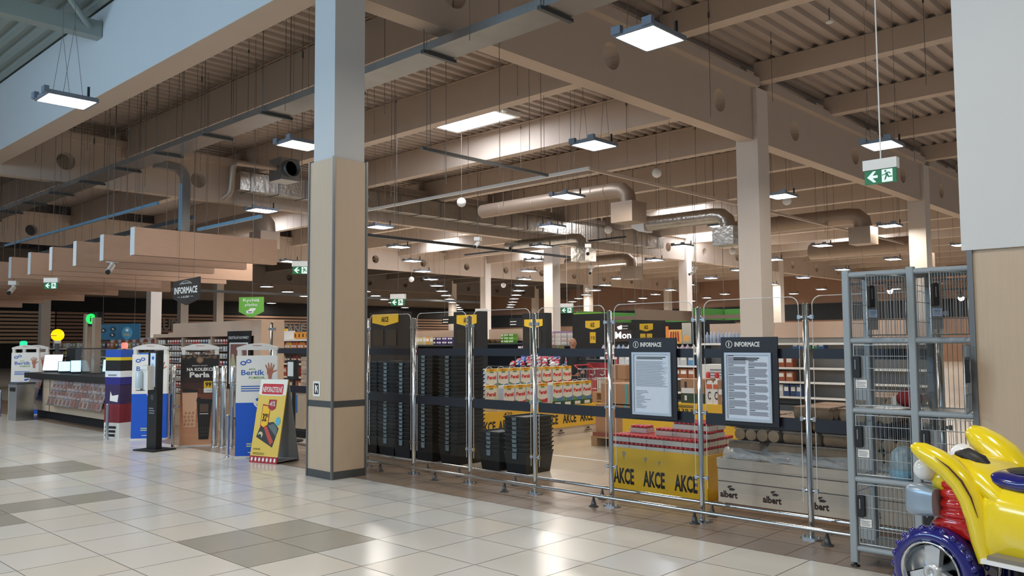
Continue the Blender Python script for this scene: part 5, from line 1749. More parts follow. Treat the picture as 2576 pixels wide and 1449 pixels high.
# ================================================================== PALLETS, CARTONS AND BOTTLES BEHIND THE BARRIER
r = thing('promo_pallet', 'low yellow promotional pallet behind the trays of red jars', 'pallet display', (-5.75, 8.8, 0))
MB().box(-6.25, -5.3, 8.6, 9.3, .02, .54, yellow).build('sleeve', r)
MB().box(-6.2, -5.35, 8.65, 9.25, .54, .545, paper).build('sheet', r)
r = thing('promo_pallet', 'yellow promotional pallet with price band under the bottles', 'pallet display', (-4.7, 8.6, 0))
MB().box(-5.22, -4.36, 8.2, 9.0, .0, .8, yellow).build('sleeve', r)
f = Fr((-5.22, 8.2, 0))
MB().text(f, '139,90', .05, .68, .3, .735, inkb, .004).lines(f, .03, .25, .75, .78, 2, inkb, .004, .5, .3).build('price_print', r)
capr = mat('cap_red', '#d33a40', .35, var=.05)
bt = None
for k in range(6):
    loc = (-5.44 + .118 * k if k < 3 else -5.44 + .118 * k, 8.78, .8)
    l = 'white detergent bottle with red cap, %s in the row on the yellow pallet' % nth(k)
    loc = (-5.12 + .115 * k, 8.78, .8)
    if bt:
        dup(bt, loc, l)
    else:
        bt = thing('detergent_bottle', l, 'bottle', loc, 0, 'white bottles with red caps', local=True)
        MB().lathe([(0, 0), (.045, 0), (.048, .02), (.048, .2), (.03, .25), (.022, .27)], (0, 0, 0), white, 14).build('body', bt)
        MB().lathe([(.026, .26), (.026, .31), (.02, .335), (0, .335)], (0, 0, 0), capr, 12).build('cap', bt)
for k, (x, z, lab) in enumerate(((-5.0, .8, 'brown and green carton marked 1 standing before the red-capped bottles'), (-4.53, .8, 'brown carton marked 1 at the far end of the bottle pallet'))):
    r = thing('carton', lab, 'carton', (x, 8.35, z), 0, None, local=True)
    MB().box(-.15, .15, -.13, .13, .11 if k == 0 else 0, .27, card).build('upper_print', r)
    if k == 0:
        MB().box(-.15, .15, -.13, .13, 0, .11, mat('carton_dark_green', '#3a4a2c', .6, var=.1)).build('lower_print', r)
    f = Fr((-.15, -.13, 0))
    MB().text(f, '1', .05, .17, .08, .24, brown_ink, .003).rrect(f, .01, .11, .17, .17, .01, paper, 0, .003).text(f, '1', .05, .03, .08, .085, paper, .004).build('print', r)
pb = None
for k in range(2):
    loc = (-4.79 + .085 * k, 8.28, .8)
    l = 'white and orange printed pouch hanging in the row beside the brown carton, %s along' % nth(k)
    if pb:
        dup(pb, loc, l)
    else:
        pb = thing('pouch', l, 'pouch', loc, 0, 'printed pouches', local=True)
        MB().poly(Fr((-.04, -.02, 0)), [(0, 0), (.08, 0), (.085, .2), (.06, .26), (.02, .26), (-.005, .2)], paper, 0, .03).build('bag', pb)
        MB().rect(Fr((-.04, -.051, 0)), .005, .17, .075, .22, mat('pouch_orange', '#d8642c', .5, var=.1), 0, .002).text(Fr((-.04, -.051, 0)), 'C', .02, .05, .06, .14, brown_ink, .003).build('print', pb)
o = thing('carton', 'white printed carton behind the red-capped bottles', 'carton', (-5.75, 10, 0))
MB().box(-6.0, -5.5, 10, 10.4, .55, 1.18, paper).build('box', o)
MB().lines(Fr((-6.0, 10, 0)), .2, .46, .95, 1.14, 5, ink, .004, .5, .4).build('print', o)
MB().box(-6.05, -5.45, 9.98, 10.45, 0, .55, card).build('base', o)
teal = mat('tape_teal', '#5fa8a8', .4, var=.1)
for x0, x1, y0, y1, z0, z1, lab in ((-7.45, -6.4, 9.6, 10.2, .2, .6, 'large brown carton with teal tape at the bottom of the stack'), (-7.35, -6.45, 9.6, 10.15, .62, .9, 'large brown carton with teal tape on top of the stack'),
                                    (-8.72, -8.3, 11.5, 11.9, .62, .86, 'small brown carton at the bottom of the rear pair'), (-8.66, -8.28, 11.5, 11.9, .865, 1.1, 'small brown carton on top of the rear pair')):
    r = thing('carton', lab, 'carton', ((x0 + x1) / 2, y0, z0))
    MB().box(x0, x1, y0, y1, z0, z1, card).build('box', r)
    m_ = (x0 + x1) / 2
    MB().box(m_ - .025, m_ + .025, y0 - .003, y1 + .003, z0 - .0, z1 + .003, teal if 'large' in lab else mat('tape_brown', '#8f6a49', .5, var=.05)).build('tape', r)
r = thing('wooden_pallet', 'wooden pallet under the large taped cartons', 'pallet', (-6.9, 9.9, 0))
woodp = mat('pallet_wood', '#a98a63', .75, var=.15, scale=5)


def pallet(r, x0, x1, y0, y1, z):
    mb = MB()
    for k in range(5):
        q = y0 + (y1 - y0 - .1) * k / 4
        mb.box(x0, x1, q, q + .1, z + .12, z + .145, woodp)
    mb.build('deck', r)
    mb = MB()
    for x in (x0, (x0 + x1) / 2 - .05, x1 - .1):
        mb.box(x, x + .1, y0, y1, z, z + .12, woodp)
    mb.build('bearer', r)


pallet(r, -7.5, -6.35, 9.55, 10.25, 0)
MB().box(-7.48, -6.37, 9.56, 10.24, .145, .2, mat('red_sheet', '#8f4a38', .6, var=.1)).build('slip_sheet', r)
o = MB().box(-8.75, -8.25, 11.45, 11.95, 0, .62, yellow).build('promo_pallet')
tag(o, 'small yellow pallet sleeve under the rear pair of brown cartons', 'pallet display')
for k in range(4):
    r = thing('wooden_pallet', 'empty wooden pallet, %s from the floor in the stack behind the detergent boxes' % nth(k), 'pallet', (-9.0, 12.2, .146 * k))
    pallet(r, -9.5, -8.75, 12.15, 12.9, .146 * k)
r = thing('red_display', 'dark red promotional board with white swooshes behind the pallets', 'display', (-10.1, 13.2, 0))
MB().box(-10.45, -9.85, 13.2, 13.25, .3, 1.08, mat('board_wine', '#9a1c2b', .5, var=.05)).box(-10.4, -9.9, 13.2, 13.5, 0, .3, blackm).build('board', r)
mb = MB()
for x in (-10.3, -10.05):
    for z in (.55, .85):
        mb.tube([(x - .06, 13.195, z), (x, 13.195, z - .02), (x + .06, 13.195, z + .03), (x + .03, 13.195, z + .07)], .012, paper, 6)
mb.build('swoosh', r)
r = thing('shopping_trolley', 'wire shopping trolley in front of the dark red board', 'trolley', (-9.74, 12.6, 0))
mb = MB()
for k in range(9):
    q = -10.04 + .07 * k
    mb.cyl((q, 12.4, .45), (q, 12.4, .98), .004, steel, n=5).cyl((q, 12.9, .5), (q, 12.9, .98), .004, steel, n=5)
for z in (.45, .62, .8, .98):
    mb.tube([(-10.04, 12.4, z), (-9.48, 12.4, z), (-9.48, 12.9, z), (-10.04, 12.9, z), (-10.04, 12.4, z)], .006, steel, 5)
mb.box(-10.04, -9.48, 12.4, 12.9, .45, .46, steel)
mb.build('basket', r)
mb = MB().tube([(-10.04, 12.42, .98), (-10.14, 12.42, 1.05), (-10.14, 12.88, 1.05), (-10.04, 12.88, .98)], .014, red, 8)
mb.build('handle', r)
MB().tube([(-9.99, 12.45, .45), (-9.99, 12.45, .12), (-9.49, 12.45, .12)], .012, steel, 6).tube([(-9.99, 12.85, .45), (-9.99, 12.85, .12), (-9.49, 12.85, .12)], .012, steel, 6).build('chassis', r)
for x, y in ((-9.99, 12.45), (-9.49, 12.45), (-9.99, 12.85), (-9.49, 12.85)):
    MB().cyl((x, y - .015, .06), (x, y + .015, .06), .06, black, n=14).build('wheel', r)
for k, (x, c) in enumerate(((-9.92, '#d9b23a'), (-9.74, '#c0453a'), (-9.60, '#d8d2c6'))):
    tag(MB().box(x - .06, x + .06, 12.5, 12.8, .465, .72 + .05 * k, mat('trolley_pack_%d' % k, c, .5, var=.1)).build('grocery_pack'), ('yellow', 'red', 'pale')[k] + ' grocery pack lying in the wire trolley', 'pack')

# heap of red, white and blue bags
r = thing('display_table', 'black display table heaped with red and blue sweet bags', 'table', (-12.4, 14.2, 0))
MB().box(-13.4, -11.0, 13.9, 14.9, .0, .9, blackm).build('body', r)
MB().box(-13.43, -10.97, 13.87, 14.93, .9, .93, grey_metal).build('rim', r)
for k in range(1, 4):
    MB().box(-13.4, -11.0, 13.93 + .17 * k, 14.9, .93 + .06 * (k - 1), .93 + .06 * k, blackm).build('step', r)
bagc = ['#a5203a', '#b8293f', '#d9d3d6', '#2a4fa8', '#8e1a33', '#c94b58']
bg = {}
random.seed(21)
n = 0
for row in range(4):
    for k in range(10):
        c = random.choice(bagc) if k < 9 else random.choice(['#2a4fa8', '#24408c', '#c94b58', '#b8293f'])
        x = -13.25 + .17 * k + random.uniform(-.03, .03)
        z = .928 + .06 * row
        y = 14.0 + .17 * row
        l = 'shiny sweet bag in row %d of the heap on the black table, %s along' % (row + 1, nth(k))
        if c in bg:
            o = dup(bg[c], (x, y, z), l)
        else:
            mb = MB().ball((0, 0, .07), .1, mat('bag_' + c, c, .25, var=.3, scale=18), 10, (.85, .45, .75))
            mb.poly(Fr((-.08, -.046, .05)), [(0, 0), (.1, .01), (.14, .06), (.04, .05)], paper, 0, .003)
            o = bg[c] = tag(mb.build('sweet_bag', None, (x, y, z)), l, 'bag', 'sweet bags on the black table')
        o.rotation_euler = (random.uniform(-.2, .2), random.uniform(-.3, .3), random.uniform(-.5, .5))
        n += 1

# ================================================================== GONDOLAS, TOWERS AND SHELVES FURTHER IN
tower_m = mat('tower_black', '#1c1a19', .5, var=.08)
penn = mat('pennant_yellow', '#e8bd2c', .5, var=.03)
for k, (x0, x1, y, zt, px0, px1, pz0, pz1, nn) in enumerate(((-14.74, -13.6, 11, 2.16, -14.62, -13.73, 1.87, 2.12, 2), (-15.3, -14.35, 14, 2.26, -15.17, -14.46, 1.9, 2.18, 2), (-15.72, -14.87, 17, 2.3, -15.65, -14.97, 1.88, 2.13, 2), (-16.88, -15.62, 20.6, 2.38, -16.34, -15.77, 1.88, 2.16, 1), (-17.7, -16.4, 25, 2.3, -17.33, -16.76, 1.86, 2.14, 2))):
    r = thing('promo_tower', 'black promotional tower with yellow AKCE pennant, %s tower into the shop' % nth(k), 'tower', ((x0 + x1) / 2, y, 0), 0, 'black promotional towers')
    MB().box(x0, x1, y, y + .25, 0, zt, tower_m).build('panel', r)
    f = Fr((px0, y, 0))
    w_ = px1 - px0
    MB().poly(f, [(0, pz0 + .07), (w_ / 2, pz0), (w_, pz0 + .07), (w_, pz1), (0, pz1)], penn, .005, .02).text(f, 'AKCE', w_ * .36, pz0 + .08, w_ * .64, pz1 - .06, brown_ink, .025).build('pennant', r)
    for q in range(nn):
        a = w_ * (.03 + .5 * q) if k != 3 else w_ * .3
        m_ = mat('notice_dark_olive', '#2b2616', .4, var=.15) if k < 3 else penn
        b_ = MB().rect(f, a, pz0 - .42, a + w_ * .4, pz0 - .08, m_, .004, .012)
        if k >= 3:
            b_.text(f, '19 90', a + w_ * .05, pz0 - .33, a + w_ * .35, pz0 - .2, brown_ink, .014)
        b_.build('notice', r)

SHELVES = 0


def gondola(label, x0, x1, y, zs, ztop, crown, crown_m=wood_shelf, depth=.45, dark=False, cat='shelf'):
    r = thing('shelf_unit', label, cat, ((x0 + x1) / 2, y, 0))
    MB().box(x0, x1, y + depth, y + depth + .05, 0, ztop, blackm if dark else mat('shelf_back_grey', '#8d8a84', .5, var=.04)).build('back_panel', r)
    for z in zs:
        MB().box(x0, x1, y, y + depth, z - .025, z, blackm if dark else shelfm).box(x0, x1, y - .008, y, z - .035, z + .01, grey_metal if dark else paper).build('shelf_board', r)
    MB().box(x0, x1, y + .03, y + depth, 0, .12, grey_metal).build('plinth', r)
    for x in (x0, x1):
        MB().box(x - .02, x + .02, y + .02, y + depth, 0, ztop, grey_metal).build('side_panel', r)
    if crown:
        n = max(1, round((x1 - x0) / 1.7))
        for k in range(n):
            a = x0 + (x1 - x0) * k / n
            MB().box(a + .01, a + (x1 - x0) / n - .01, y + depth - .03, y + depth, crown[0], crown[1], crown_m).build('crown_panel', r)
    return r


PK = {}


def stock(what, where, x0, x1, y, z, n, h, w_, cols, group, dep=.2, hv=.15, rows=1, shape='box'):
    """Products standing in a row on a shelf, each its own object."""
    for rr_ in range(rows):
        for k in range(n):
            c = cols[(k * 3 + rr_ * 2 + k // 2) % len(cols)]
            key = (what, c, round(h, 2), round(w_, 2))
            x = x0 + (x1 - x0) * (k + .5) / n
            loc = (x, y + .02 * (k % 2), z + rr_ * h)
            l = '%s, %s along %s%s' % (what, nth(k), where, ', tier %d' % (rr_ + 1) if rows > 1 else '')
            if key in PK:
                dup(PK[key], loc, l)
                continue
            m_ = mat('%s %s' % (what, c), c, .4, var=.25, scale=14)
            mb = MB()
            if shape == 'bag':
                mb.ball((0, dep / 2, h / 2), h / 2, m_, 10, (w_ / h, .5, 1)).poly(Fr((-w_ * .25, dep / 2 - h * .26, h * .35)), [(0, 0), (w_ * .5, 0), (w_ * .5, h * .25), (0, h * .25)], paper, 0, .004)
            elif shape == 'round':
                mb.lathe([(0, 0), (w_ / 2, 0), (w_ / 2, h * .7), (w_ * .2, h * .85), (w_ * .18, h), (0, h)], (0, dep / 2, 0), m_, 10)
            elif shape == 'cup':
                mb.lathe([(0, 0), (w_ * .38, 0), (w_ / 2, h * .9), (w_ * .52, h), (0, h)], (0, dep / 2, 0), m_, 10)
            else:
                mb.box(-w_ / 2, w_ / 2, 0, dep, 0, h * .97, m_).box(-w_ * .35, w_ * .35, -.003, 0, h * .45, h * .8, paper)
            PK[key] = tag(mb.build(what.split()[-1], None, loc), l, what.split()[-1], group)


gondola('dark shelf unit with wooden crown and purple packs behind the barrier', -21.0, -18.6, 17, (.4, .75, 1.1, 1.43), 1.5, (1.5, 1.88), dark=True)
stock('cream snack pack', 'the top shelf of the purple pack unit', -20.9, -19.6, 17.05, 1.43, 8, .26, .17, ['#d9c9a0', '#e0a54e', '#cfcabb', '#d98f4a', '#c9b98a'], 'cream snack packs')
stock('purple chocolate pack', 'the top shelf of the purple pack unit', -19.55, -18.65, 17.02, 1.43, 7, .12, .12, ['#3a2a63', '#473279', '#2f2352'], 'purple chocolate packs', rows=2)
stock('salmon coloured box', 'the second shelf of the purple pack unit', -20.9, -18.7, 17.05, 1.1, 12, .22, .17, ['#b9604f', '#c9705a', '#5c5a86', '#a34d44'], 'salmon boxes')
stock('dark red pack', 'the third shelf of the purple pack unit', -20.9, -18.7, 17.05, .75, 14, .2, .14, ['#6e2a28', '#8b3a2f', '#5a2f4e'], 'dark red packs')
gondola('dark shelf unit with wooden crown and green packs behind the barrier', -19.5, -17.6, 19, (.4, .75, 1.1, 1.47), 1.55, (1.55, 1.93), dark=True)
stock('woven basket', 'the top shelf of the green pack unit', -19.4, -18.6, 19.05, 1.47, 3, .14, .26, ['#7a5a3a', '#8a6a44'], 'woven baskets', shape='cup')
stock('bright green pack', 'the top shelf of the green pack unit', -18.55, -18.0, 19.02, 1.47, 5, .1, .11, ['#5f9c2e', '#73b03a', '#4a8a2e'], 'bright green packs', rows=3)
stock('bread loaf', 'the second shelf of the green pack unit', -19.4, -17.7, 19.05, 1.1, 9, .2, .17, ['#b59362', '#3a2a22', '#a5463a', '#8a88a0'], 'mixed goods on the second shelf')
gondola('dark shelf unit with violet crown and white packs behind the barrier', -18.45, -16.75, 21, (.4, .75, 1.1, 1.38), 1.5, (1.62, 1.86), mat('crown_violet', '#a583b0', .5, var=.08), dark=True)
stock('white printed pack', 'the top shelf of the violet crowned unit', -18.4, -16.8, 21.02, 1.38, 12, .14, .125, ['#dedad8', '#cfc8cc', '#e2dcd6', '#d7b8b8'], 'white printed packs', rows=3)
gondola('dark shelf unit with pink and orange cartons behind the barrier', -16.6, -14.2, 17.6, (.4, .8, 1.2), 1.25, None, dark=True)
stock('pink carton', 'the pink and orange carton shelf', -16.5, -15.75, 17.62, 1.2, 5, .095, .14, ['#b59aa8', '#c2a5b2'], 'pink cartons', rows=2)
stock('orange carton', 'the pink and orange carton shelf', -15.7, -14.9, 17.62, 1.2, 5, .1, .16, ['#b0844a', '#8c8a4a', '#b8733f'], 'orange and green cartons', rows=2)
stock('black tray', 'the shelf right behind the detergent boxes', -16.4, -14.3, 17.62, .8, 10, .2, .19, ['#2a2a2c', '#5a3a3a', '#8a8074'], 'dark trays')

# food counters under green suspended frames
r = thing('deli_counter', 'dark deli counter under the green suspended frame', 'counter', (-17.5, 26.3, 0))
MB().box(-19.6, -15.0, 26.2, 27.2, 0, 1.1, blackm).build('body', r)
MB().box(-19.7, -14.9, 26.1, 27.3, 1.1, 1.16, steel).build('worktop', r)
MB().box(-19.6, -15.0, 26.9, 26.92, 1.16, 1.5, pane).build('glass_front', r)
MB().box(-20.6, -15.0, 27.62, 27.75, 0, 2.5, blackm).build('rear_partition', r)
stock('deli tray', 'the deli counter', -19.4, -15.2, 26.3, 1.16, 14, .14, .24, ['#8a4a3a', '#4f5f34', '#b98a55', '#c9c2b8', '#7a2f2a'], 'trays on the deli counter')
r = thing('wall_sign', 'dark brown sign with white hand lettering over the deli counter', 'sign', (-18.3, 27.6, 1.5))
f = Fr((-20.5, 27.54, 0))
MB().rect(f, 0, 1.5, 1.3, 2.35, mat('sign_brown', '#3a2a24', .5, var=.06), -.08, 0).build('board', r)
MB().text(f, 'Mona', .2, 1.62, 1.2, 1.9, mat('letter_white_lit', '#ffffff', .5, emit=1.2, var=0), .02).poly(f, [(.35, 2.0), (.95, 2.0), (1.0, 2.1), (.8, 2.16), (.5, 2.16), (.3, 2.1)], mat('letter_white_lit', '#ffffff'), 0, .02).build('lettering', r)
for x0, x1, z0, z1, c1, lab in ((-18.38, -17.8, 1.6, 2.08, '#e0803c', 'lit orange food picture beside the hand lettered sign'), (-17.78, -17.2, 1.4, 1.95, '#d8a05c', 'lit tan food picture beside the orange one')):
    r = thing('food_picture', lab, 'picture', (x0, 27.57, z0))
    f = Fr((x0, 27.57, 0))
    MB().rect(f, 0, z0, x1 - x0, z1, mat('food_' + c1, c1, .5, emit=.35, var=.5, scale=4), -.04, 0).build('panel', r)
    mb = MB()
    for k in range(4):
        mb.poly(f, [(.05 + .12 * k, z0 + .1), (.12 + .12 * k, z0 + .08), (.16 + .1 * k, z1 - .1), (.1 + .1 * k, z1 - .06)], mat('food_dark_red', '#a8341c', .5, emit=.2, var=.3, scale=8), 0, .004)
    mb.build('picture', r)
r = thing('food_picture', 'pale tall food poster beside the tan food picture', 'picture', (-16.6, 27.57, 1.4))
MB().rect(Fr((-17.17, 27.57, 0)), 0, 1.4, .4, 2.2, paper, -.04, 0).disc(Fr((-17.17, 27.57, 0)), .2, 1.6, .13, mat('food_#d8a05c', '#d8a05c'), 0, .004).build('panel', r)
bw_ = mat('frame_wood_grey', '#8b7768', .55, var=.06)
gdk = mat('frame_green', '#4f9440', .5, var=.05)
for x0, x1, y0, y1, z0, z1, lab in ((-17.9, -15.4, 22.0, 26.0, 2.2, 2.55, 'green and wood suspended ceiling frame over the deli counter'), (-15.2, -13.3, 25.0, 27.2, 2.25, 2.65, 'green and wood suspended ceiling frame further back')):
    r = thing('ceiling_frame', lab, 'ceiling frame', ((x0 + x1) / 2, y0, z0))
    for nm, q in (('front_board', (x0, x1, y0, y0 + .06)), ('rear_board', (x0, x1, y1 - .06, y1)), ('side_board', (x0, x0 + .06, y0 + .06, y1 - .06)), ('side_board', (x1 - .06, x1, y0 + .06, y1 - .06))):
        MB().box(*q, z0, z1 if nm != 'front_board' else z0 + .13, gdk if nm == 'rear_board' else bw_).build(nm, r)
    MB().box(x0 + .06, x0 + .08, y0 + .06, y1 - .06, z0, z1, gdk).box(x1 - .08, x1 - .06, y0 + .06, y1 - .06, z0, z1, gdk).build('inner_lining', r)
    mb = MB()
    for x in (x0 + .1, x1 - .1):
        for y in (y0 + .1, y1 - .1):
            mb.cyl((x, y, z1), (x, y, 7.2), .01, wire_m, n=5)
    mb.build('suspension_wire', r)
r = thing('ceiling_frame', 'bright green suspended fascia board behind the second tower', 'ceiling frame', (-17.1, 22, 2.3))
MB().box(-17.65, -16.5, 21.6, 21.66, 2.28, 2.47, mat('fascia_green', '#84c43c', .5, var=.03)).build('board', r)
MB().cyl((-17.5, 21.63, 2.47), (-17.5, 21.63, 7.2), .008, wire_m, n=5).cyl((-16.6, 21.63, 2.47), (-16.6, 21.63, 7.2), .008, wire_m, n=5).build('suspension_wire', r)
for x0, x1, y, z0, z1, lab in ((-17.42, -16.9, 15.5, 2.02, 2.24, 'first'), (-17.2, -16.65, 18, 1.98, 2.22, 'second'), (-17.4, -16.75, 24, 1.9, 2.16, 'third')):
    r = thing('aisle_sign', 'small black hanging aisle sign with white print, %s into the shop' % lab, 'aisle sign', ((x0 + x1) / 2, y, z0))
    f = Fr((x0, y, 0))
    MB().rect(f, 0, z0, x1 - x0, z1, tower_m, -.02, 0).build('board', r)
    MB().lines(f, .04, .3, z0 + .04, z1 - .03, 2, paper, .004, .3, .3).build('print', r)
    MB().cyl(f.at(.1, z1, -.01), f.at(.1, 7.2, -.01), .004, wire_m, n=4).build('suspension_wire', r)

# pale shelf unit behind the wooden pallet box
gondola('low grey shelf unit before the deli counter', -13.2, -10.2, 17, (.3, .62, .92, 1.22), 1.3, None)
gondola('long grey shelf unit with wooden crown behind the briquettes', -10.1, -5.2, 17, (.3, .62, .92, 1.44), 1.56, (1.56, 1.9))
stock('water bottle', 'the top shelf of the long grey unit', -10.05, -8.9, 17.05, 1.44, 12, .27, .085, ['#9aa8c0', '#aab6c8'], 'water bottles', shape='round')
stock('blue washing pack', 'the top shelf of the long grey unit', -7.9, -7.2, 17.05, 1.44 - .12, 5, .12, .13, ['#3d6fae', '#4f8a5a', '#2f5a98'], 'blue washing packs')
stock('brown coffee pack', 'the third shelf of the long grey unit', -8.6, -7.9, 17.05, .92, 4, .24, .16, ['#b0683f', '#a3552f', '#c07a4a'], 'brown coffee packs')
stock('brown coffee bag', 'the second shelf of the long grey unit', -8.6, -7.9, 17.05, .62, 4, .22, .16, ['#b0683f', '#a3552f'], 'brown coffee bags')
stock('blue tall pack', 'the lowest shelf of the long grey unit', -8.7, -7.7, 17.05, .3, 7, .26, .13, ['#3f5f8f', '#c9c9c5', '#2d4670'], 'blue tall packs')
stock('blue washing bag', 'the third shelf beyond the concrete column', -13.1, -10.3, 17.05, .92, 14, .3, .18, ['#3a64a0', '#6f9ac0', '#c8c8c6', '#b04a44'], 'blue washing bags')
stock('orange carton box', 'the second shelf beyond the concrete column', -13.1, -10.3, 17.05, .62, 14, .24, .2, ['#a3623d', '#b5764c', '#8a5038'], 'orange carton boxes')
stock('lilac bottle', 'the top shelf beyond the concrete column', -13.1, -10.3, 17.05, 1.22, 18, .2, .1, ['#b8a2b4', '#c9c0c4', '#8fa2c4', '#d8d4ce'], 'lilac bottles', shape='round')

# snack shelves between the tobacco unit and the column
gondola('snack shelf unit between the tobacco shelves and the column', -19.2, -16.6, 11, (.35, .7, 1.02, 1.33, 1.6), 1.72, None)
r = thing('header_sign', 'yellow and orange header boards on the snack shelves', 'sign', (-18, 11.3, 1.72))
MB().box(-19.1, -18.6, 11.3, 11.33, 1.76, 1.88, yellow).build('yellow_board', r)
MB().box(-18.85, -18.1, 11.2, 11.23, 1.6, 1.82, paper).build('white_board', r)
MB().box(-17.95, -17.2, 11.1, 11.13, 1.62, 1.78, mat('header_orange', '#e8a030', .5, var=.04)).build('orange_board', r)
mb = MB()
for k in range(4):
    mb.rect(Fr((-17.9 + .17 * k, 11.1, 0)), 0, 1.66, .05, 1.74, brown_ink, 0, .004)
mb.build('print', r)
stock('orange snack bag', 'the top snack shelf', -18.8, -17.0, 11.02, 1.33, 12, .22, .2, ['#e08a28', '#d9661f', '#e8b04a', '#a8382a'], 'orange snack bags', shape='bag')
stock('dark snack bag', 'the second snack shelf', -18.8, -17.0, 11.02, 1.02, 12, .2, .18, ['#4a3a3a', '#8a3030', '#3f3f46', '#c8c0b8'], 'dark snack bags', shape='bag')
stock('red sweet box', 'the third snack shelf', -19.0, -17.6, 11.02, .7, 8, .24, .16, ['#c2352c', '#d8d0c4', '#b0553c'], 'red sweet boxes')
stock('orange sweet box', 'the lowest snack shelf', -19.0, -16.7, 11.02, .35, 12, .26, .18, ['#b5653f', '#c98a5a', '#7f4a34'], 'orange sweet boxes')
gondola('low rack of stacked white cups beside the column', -16.5, -15.0, 10.2, (.3,), .34, None)
stock('white paper cup', 'the cup rack beside the column', -16.4, -15.1, 10.25, .3, 9, .1, .11, ['#d2ccc4', '#b8b0a6', '#c8beb2'], 'white paper cups', rows=9, shape='cup')

# goods behind the counter
gondola('low goods shelves behind the information counter', -34, -20.6, 10.6, (.55, .85, 1.12, 1.38), 1.5, None)
for z, w1, shape in ((1.38, 'small bright pack', 'box'), (1.12, 'round bright tub', 'round'), (.85, 'mixed coloured bag', 'bag'), (.55, 'mixed dark carton', 'box')):
    stock(w1, 'the low goods shelf behind the counter', -33.8, -20.8, 10.65, z, 38, .2, .26, ['#c9a04a', '#8a8f6a', '#b8443a', '#5a86b8', '#d8d2c8', '#6f8a3f', '#d07a34', '#94756a', '#b0a49c', '#40464f'], w1 + 's behind the counter', shape=shape)
r = thing('freezer_header', 'white header strip with pizza pictures behind the counter', 'sign', (-27, 11.4, 1.5))
MB().box(-30, -25.5, 11.3, 11.34, 1.5, 1.72, paper).box(-30, -29.94, 11.3, 11.34, 0, 1.5, grey_metal).box(-25.56, -25.5, 11.3, 11.34, 0, 1.5, grey_metal).build('board', r)
mb = MB()
for k in range(7):
    mb.disc(Fr((-29.8, 11.3, 0)), .3 + .6 * k, 1.61, .18, mat('pizza_red', '#b05a3c', .5, var=.3, scale=10), 0, .004, 14, .08)
mb.build('pizza_picture', r)
tag(MB().box(-25.2, -23.0, 11.3, 11.36, 1.56, 1.74, mat('header_red', '#8e2020', .5, var=.05)).box(-25.2, -25.1, 11.3, 11.36, 0, 1.56, grey_metal).box(-23.1, -23.0, 11.3, 11.36, 0, 1.56, grey_metal).build('header_board'), 'dark red header board under the blue hanging board', 'sign')

# ================================================================== PERSON
def skin_mesh(name, pts, edges, mt, parent, sub=2):
    me = bpy.data.meshes.new(name)
    me.from_pydata([p[:3] for p in pts], edges, [])
    o = bpy.data.objects.new(name, me)
    COL.objects.link(o)
    s = o.modifiers.new('skin', 'SKIN')
    s.use_smooth_shade = True
    for v, p in zip(me.skin_vertices[0].data, pts):
        v.radius = (p[3], p[4] if len(p) > 4 else p[3])
    me.skin_vertices[0].data[0].use_root = True
    d = o.modifiers.new('sub', 'SUBSURF')
    d.levels = d.render_levels = sub
    me.materials.append(mt)
    o.parent = parent
    return o


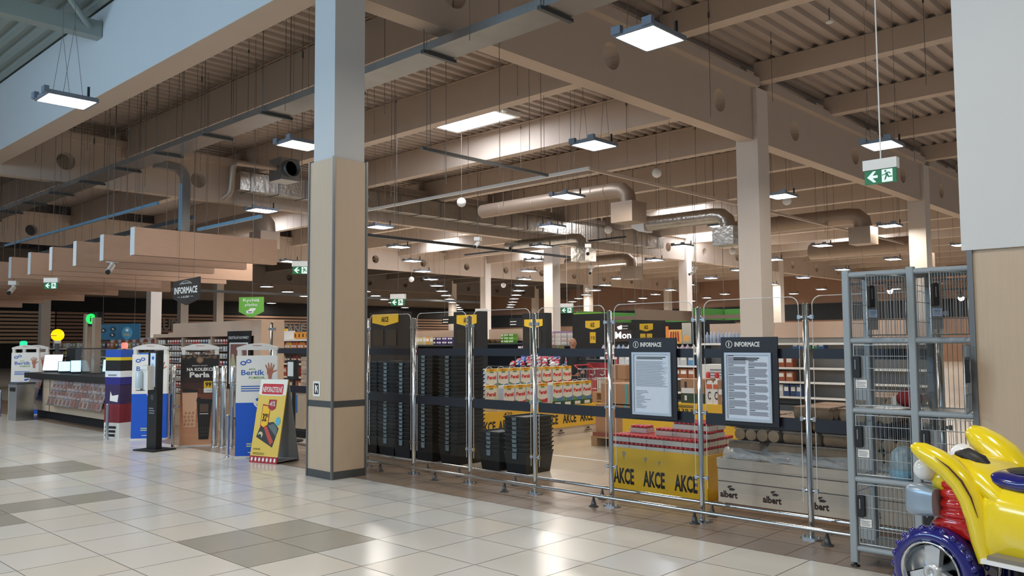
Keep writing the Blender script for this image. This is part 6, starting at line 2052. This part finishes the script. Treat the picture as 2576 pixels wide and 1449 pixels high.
ps = thing('person', 'bald person in black clothes standing behind the detergent boxes', 'person', (-10.42, 12.72, 0), math.radians(39), local=True)
jk = mat('jacket_black', '#16171b', .75, var=.15, scale=12)
body = [(0, 0, .86, .1, .08), (0, 0, 1.05, .1, .075), (0, .0, 1.25, .115, .08), (0, -.01, 1.34, .05, .05), (0, -.02, 1.39, .042), (0, -.035, 1.455, .068, .078), (0, -.03, 1.53, .066, .075), (0, -.02, 1.575, .04, .045)]
bp, be = list(body), [(k, k + 1) for k in range(7)]
for s in (-1, 1):
    k = len(bp)
    bp += [(s * .17, 0, 1.29, .045), (s * .22, -.02, 1.05, .036), (s * .2, -.2, .93, .03), (s * .19, -.27, .92, .02, .03)]
    be += [(2, k), (k, k + 1), (k + 1, k + 2), (k + 2, k + 3)]
    h = k + 3
    for q, (dx, dz, l) in enumerate(((-.025, .0, .075), (-.008, .0, .085), (.009, 0, .08), (.025, -.003, .065))):
        k2 = len(bp)
        bp += [(s * .19 + dx, -.30, .915 + dz, .009), (s * .19 + dx, -.30 - l * .6, .905 + dz, .008), (s * .19 + dx, -.3 - l * .8, .885 + dz, .007)]
        be += [(h, k2), (k2, k2 + 1), (k2 + 1, k2 + 2)]
    k2 = len(bp)
    bp += [(s * .19 - s * .035, -.285, .91, .009), (s * .19 - s * .05, -.32, .9, .008)]
    be += [(h, k2), (k2, k2 + 1)]
    k = len(bp)
    bp += [(s * .085, 0, .8, .075), (s * .09, -.01, .45, .05), (s * .09, .01, .09, .035), (s * .095, -.1, .04, .035, .025)]
    be += [(0, k), (k, k + 1), (k + 1, k + 2), (k + 2, k + 3)]
# nose, ears
k = len(bp)
bp += [(0, -.115, 1.47, .012), (.072, -.02, 1.475, .012, .02), (-.072, -.02, 1.475, .012, .02)]
be += [(5, k), (5, k + 1), (5, k + 2)]
skin_mesh('body', bp, be, skin, ps)
jp = [(0, 0, .78, .135, .1), (0, 0, 1.0, .13, .095), (0, 0, 1.24, .14, .1), (0, -.01, 1.335, .07, .065)]
je = [(0, 1), (1, 2), (2, 3)]
for s in (-1, 1):
    k = len(jp)
    jp += [(s * .18, 0, 1.285, .062), (s * .228, -.02, 1.05, .052), (s * .203, -.2, .935, .042), (s * .2, -.225, .93, .04)]
    je += [(2, k), (k, k + 1), (k + 1, k + 2), (k + 2, k + 3)]
skin_mesh('jacket', jp, je, jk, ps)
tp = [(0, 0, .85, .12, .09)]
te = []
for s in (-1, 1):
    k = len(tp)
    tp += [(s * .088, 0, .78, .09), (s * .09, -.01, .45, .066), (s * .09, .01, .1, .056)]
    te += [(0, k), (k, k + 1), (k + 1, k + 2)]
skin_mesh('trousers', tp, te, mat('trousers_black', '#1d1f24', .8, var=.1), ps)
for s in (-1, 1):
    MB().ball((s * .095, -.06, .04), .05, black, 12, (.95, 2.2, .8)).build('shoe', ps)
    MB().ball((s * .028, -.1, 1.487), .011, mat('eye_dark', '#221a18', .3, var=0), 8).build('eye', ps)
MB().tube([(-.025, -.103, 1.425), (0, -.108, 1.422), (.025, -.103, 1.425)], .005, mat('lips', '#8a4a42', .5, var=0), 6).build('mouth', ps)
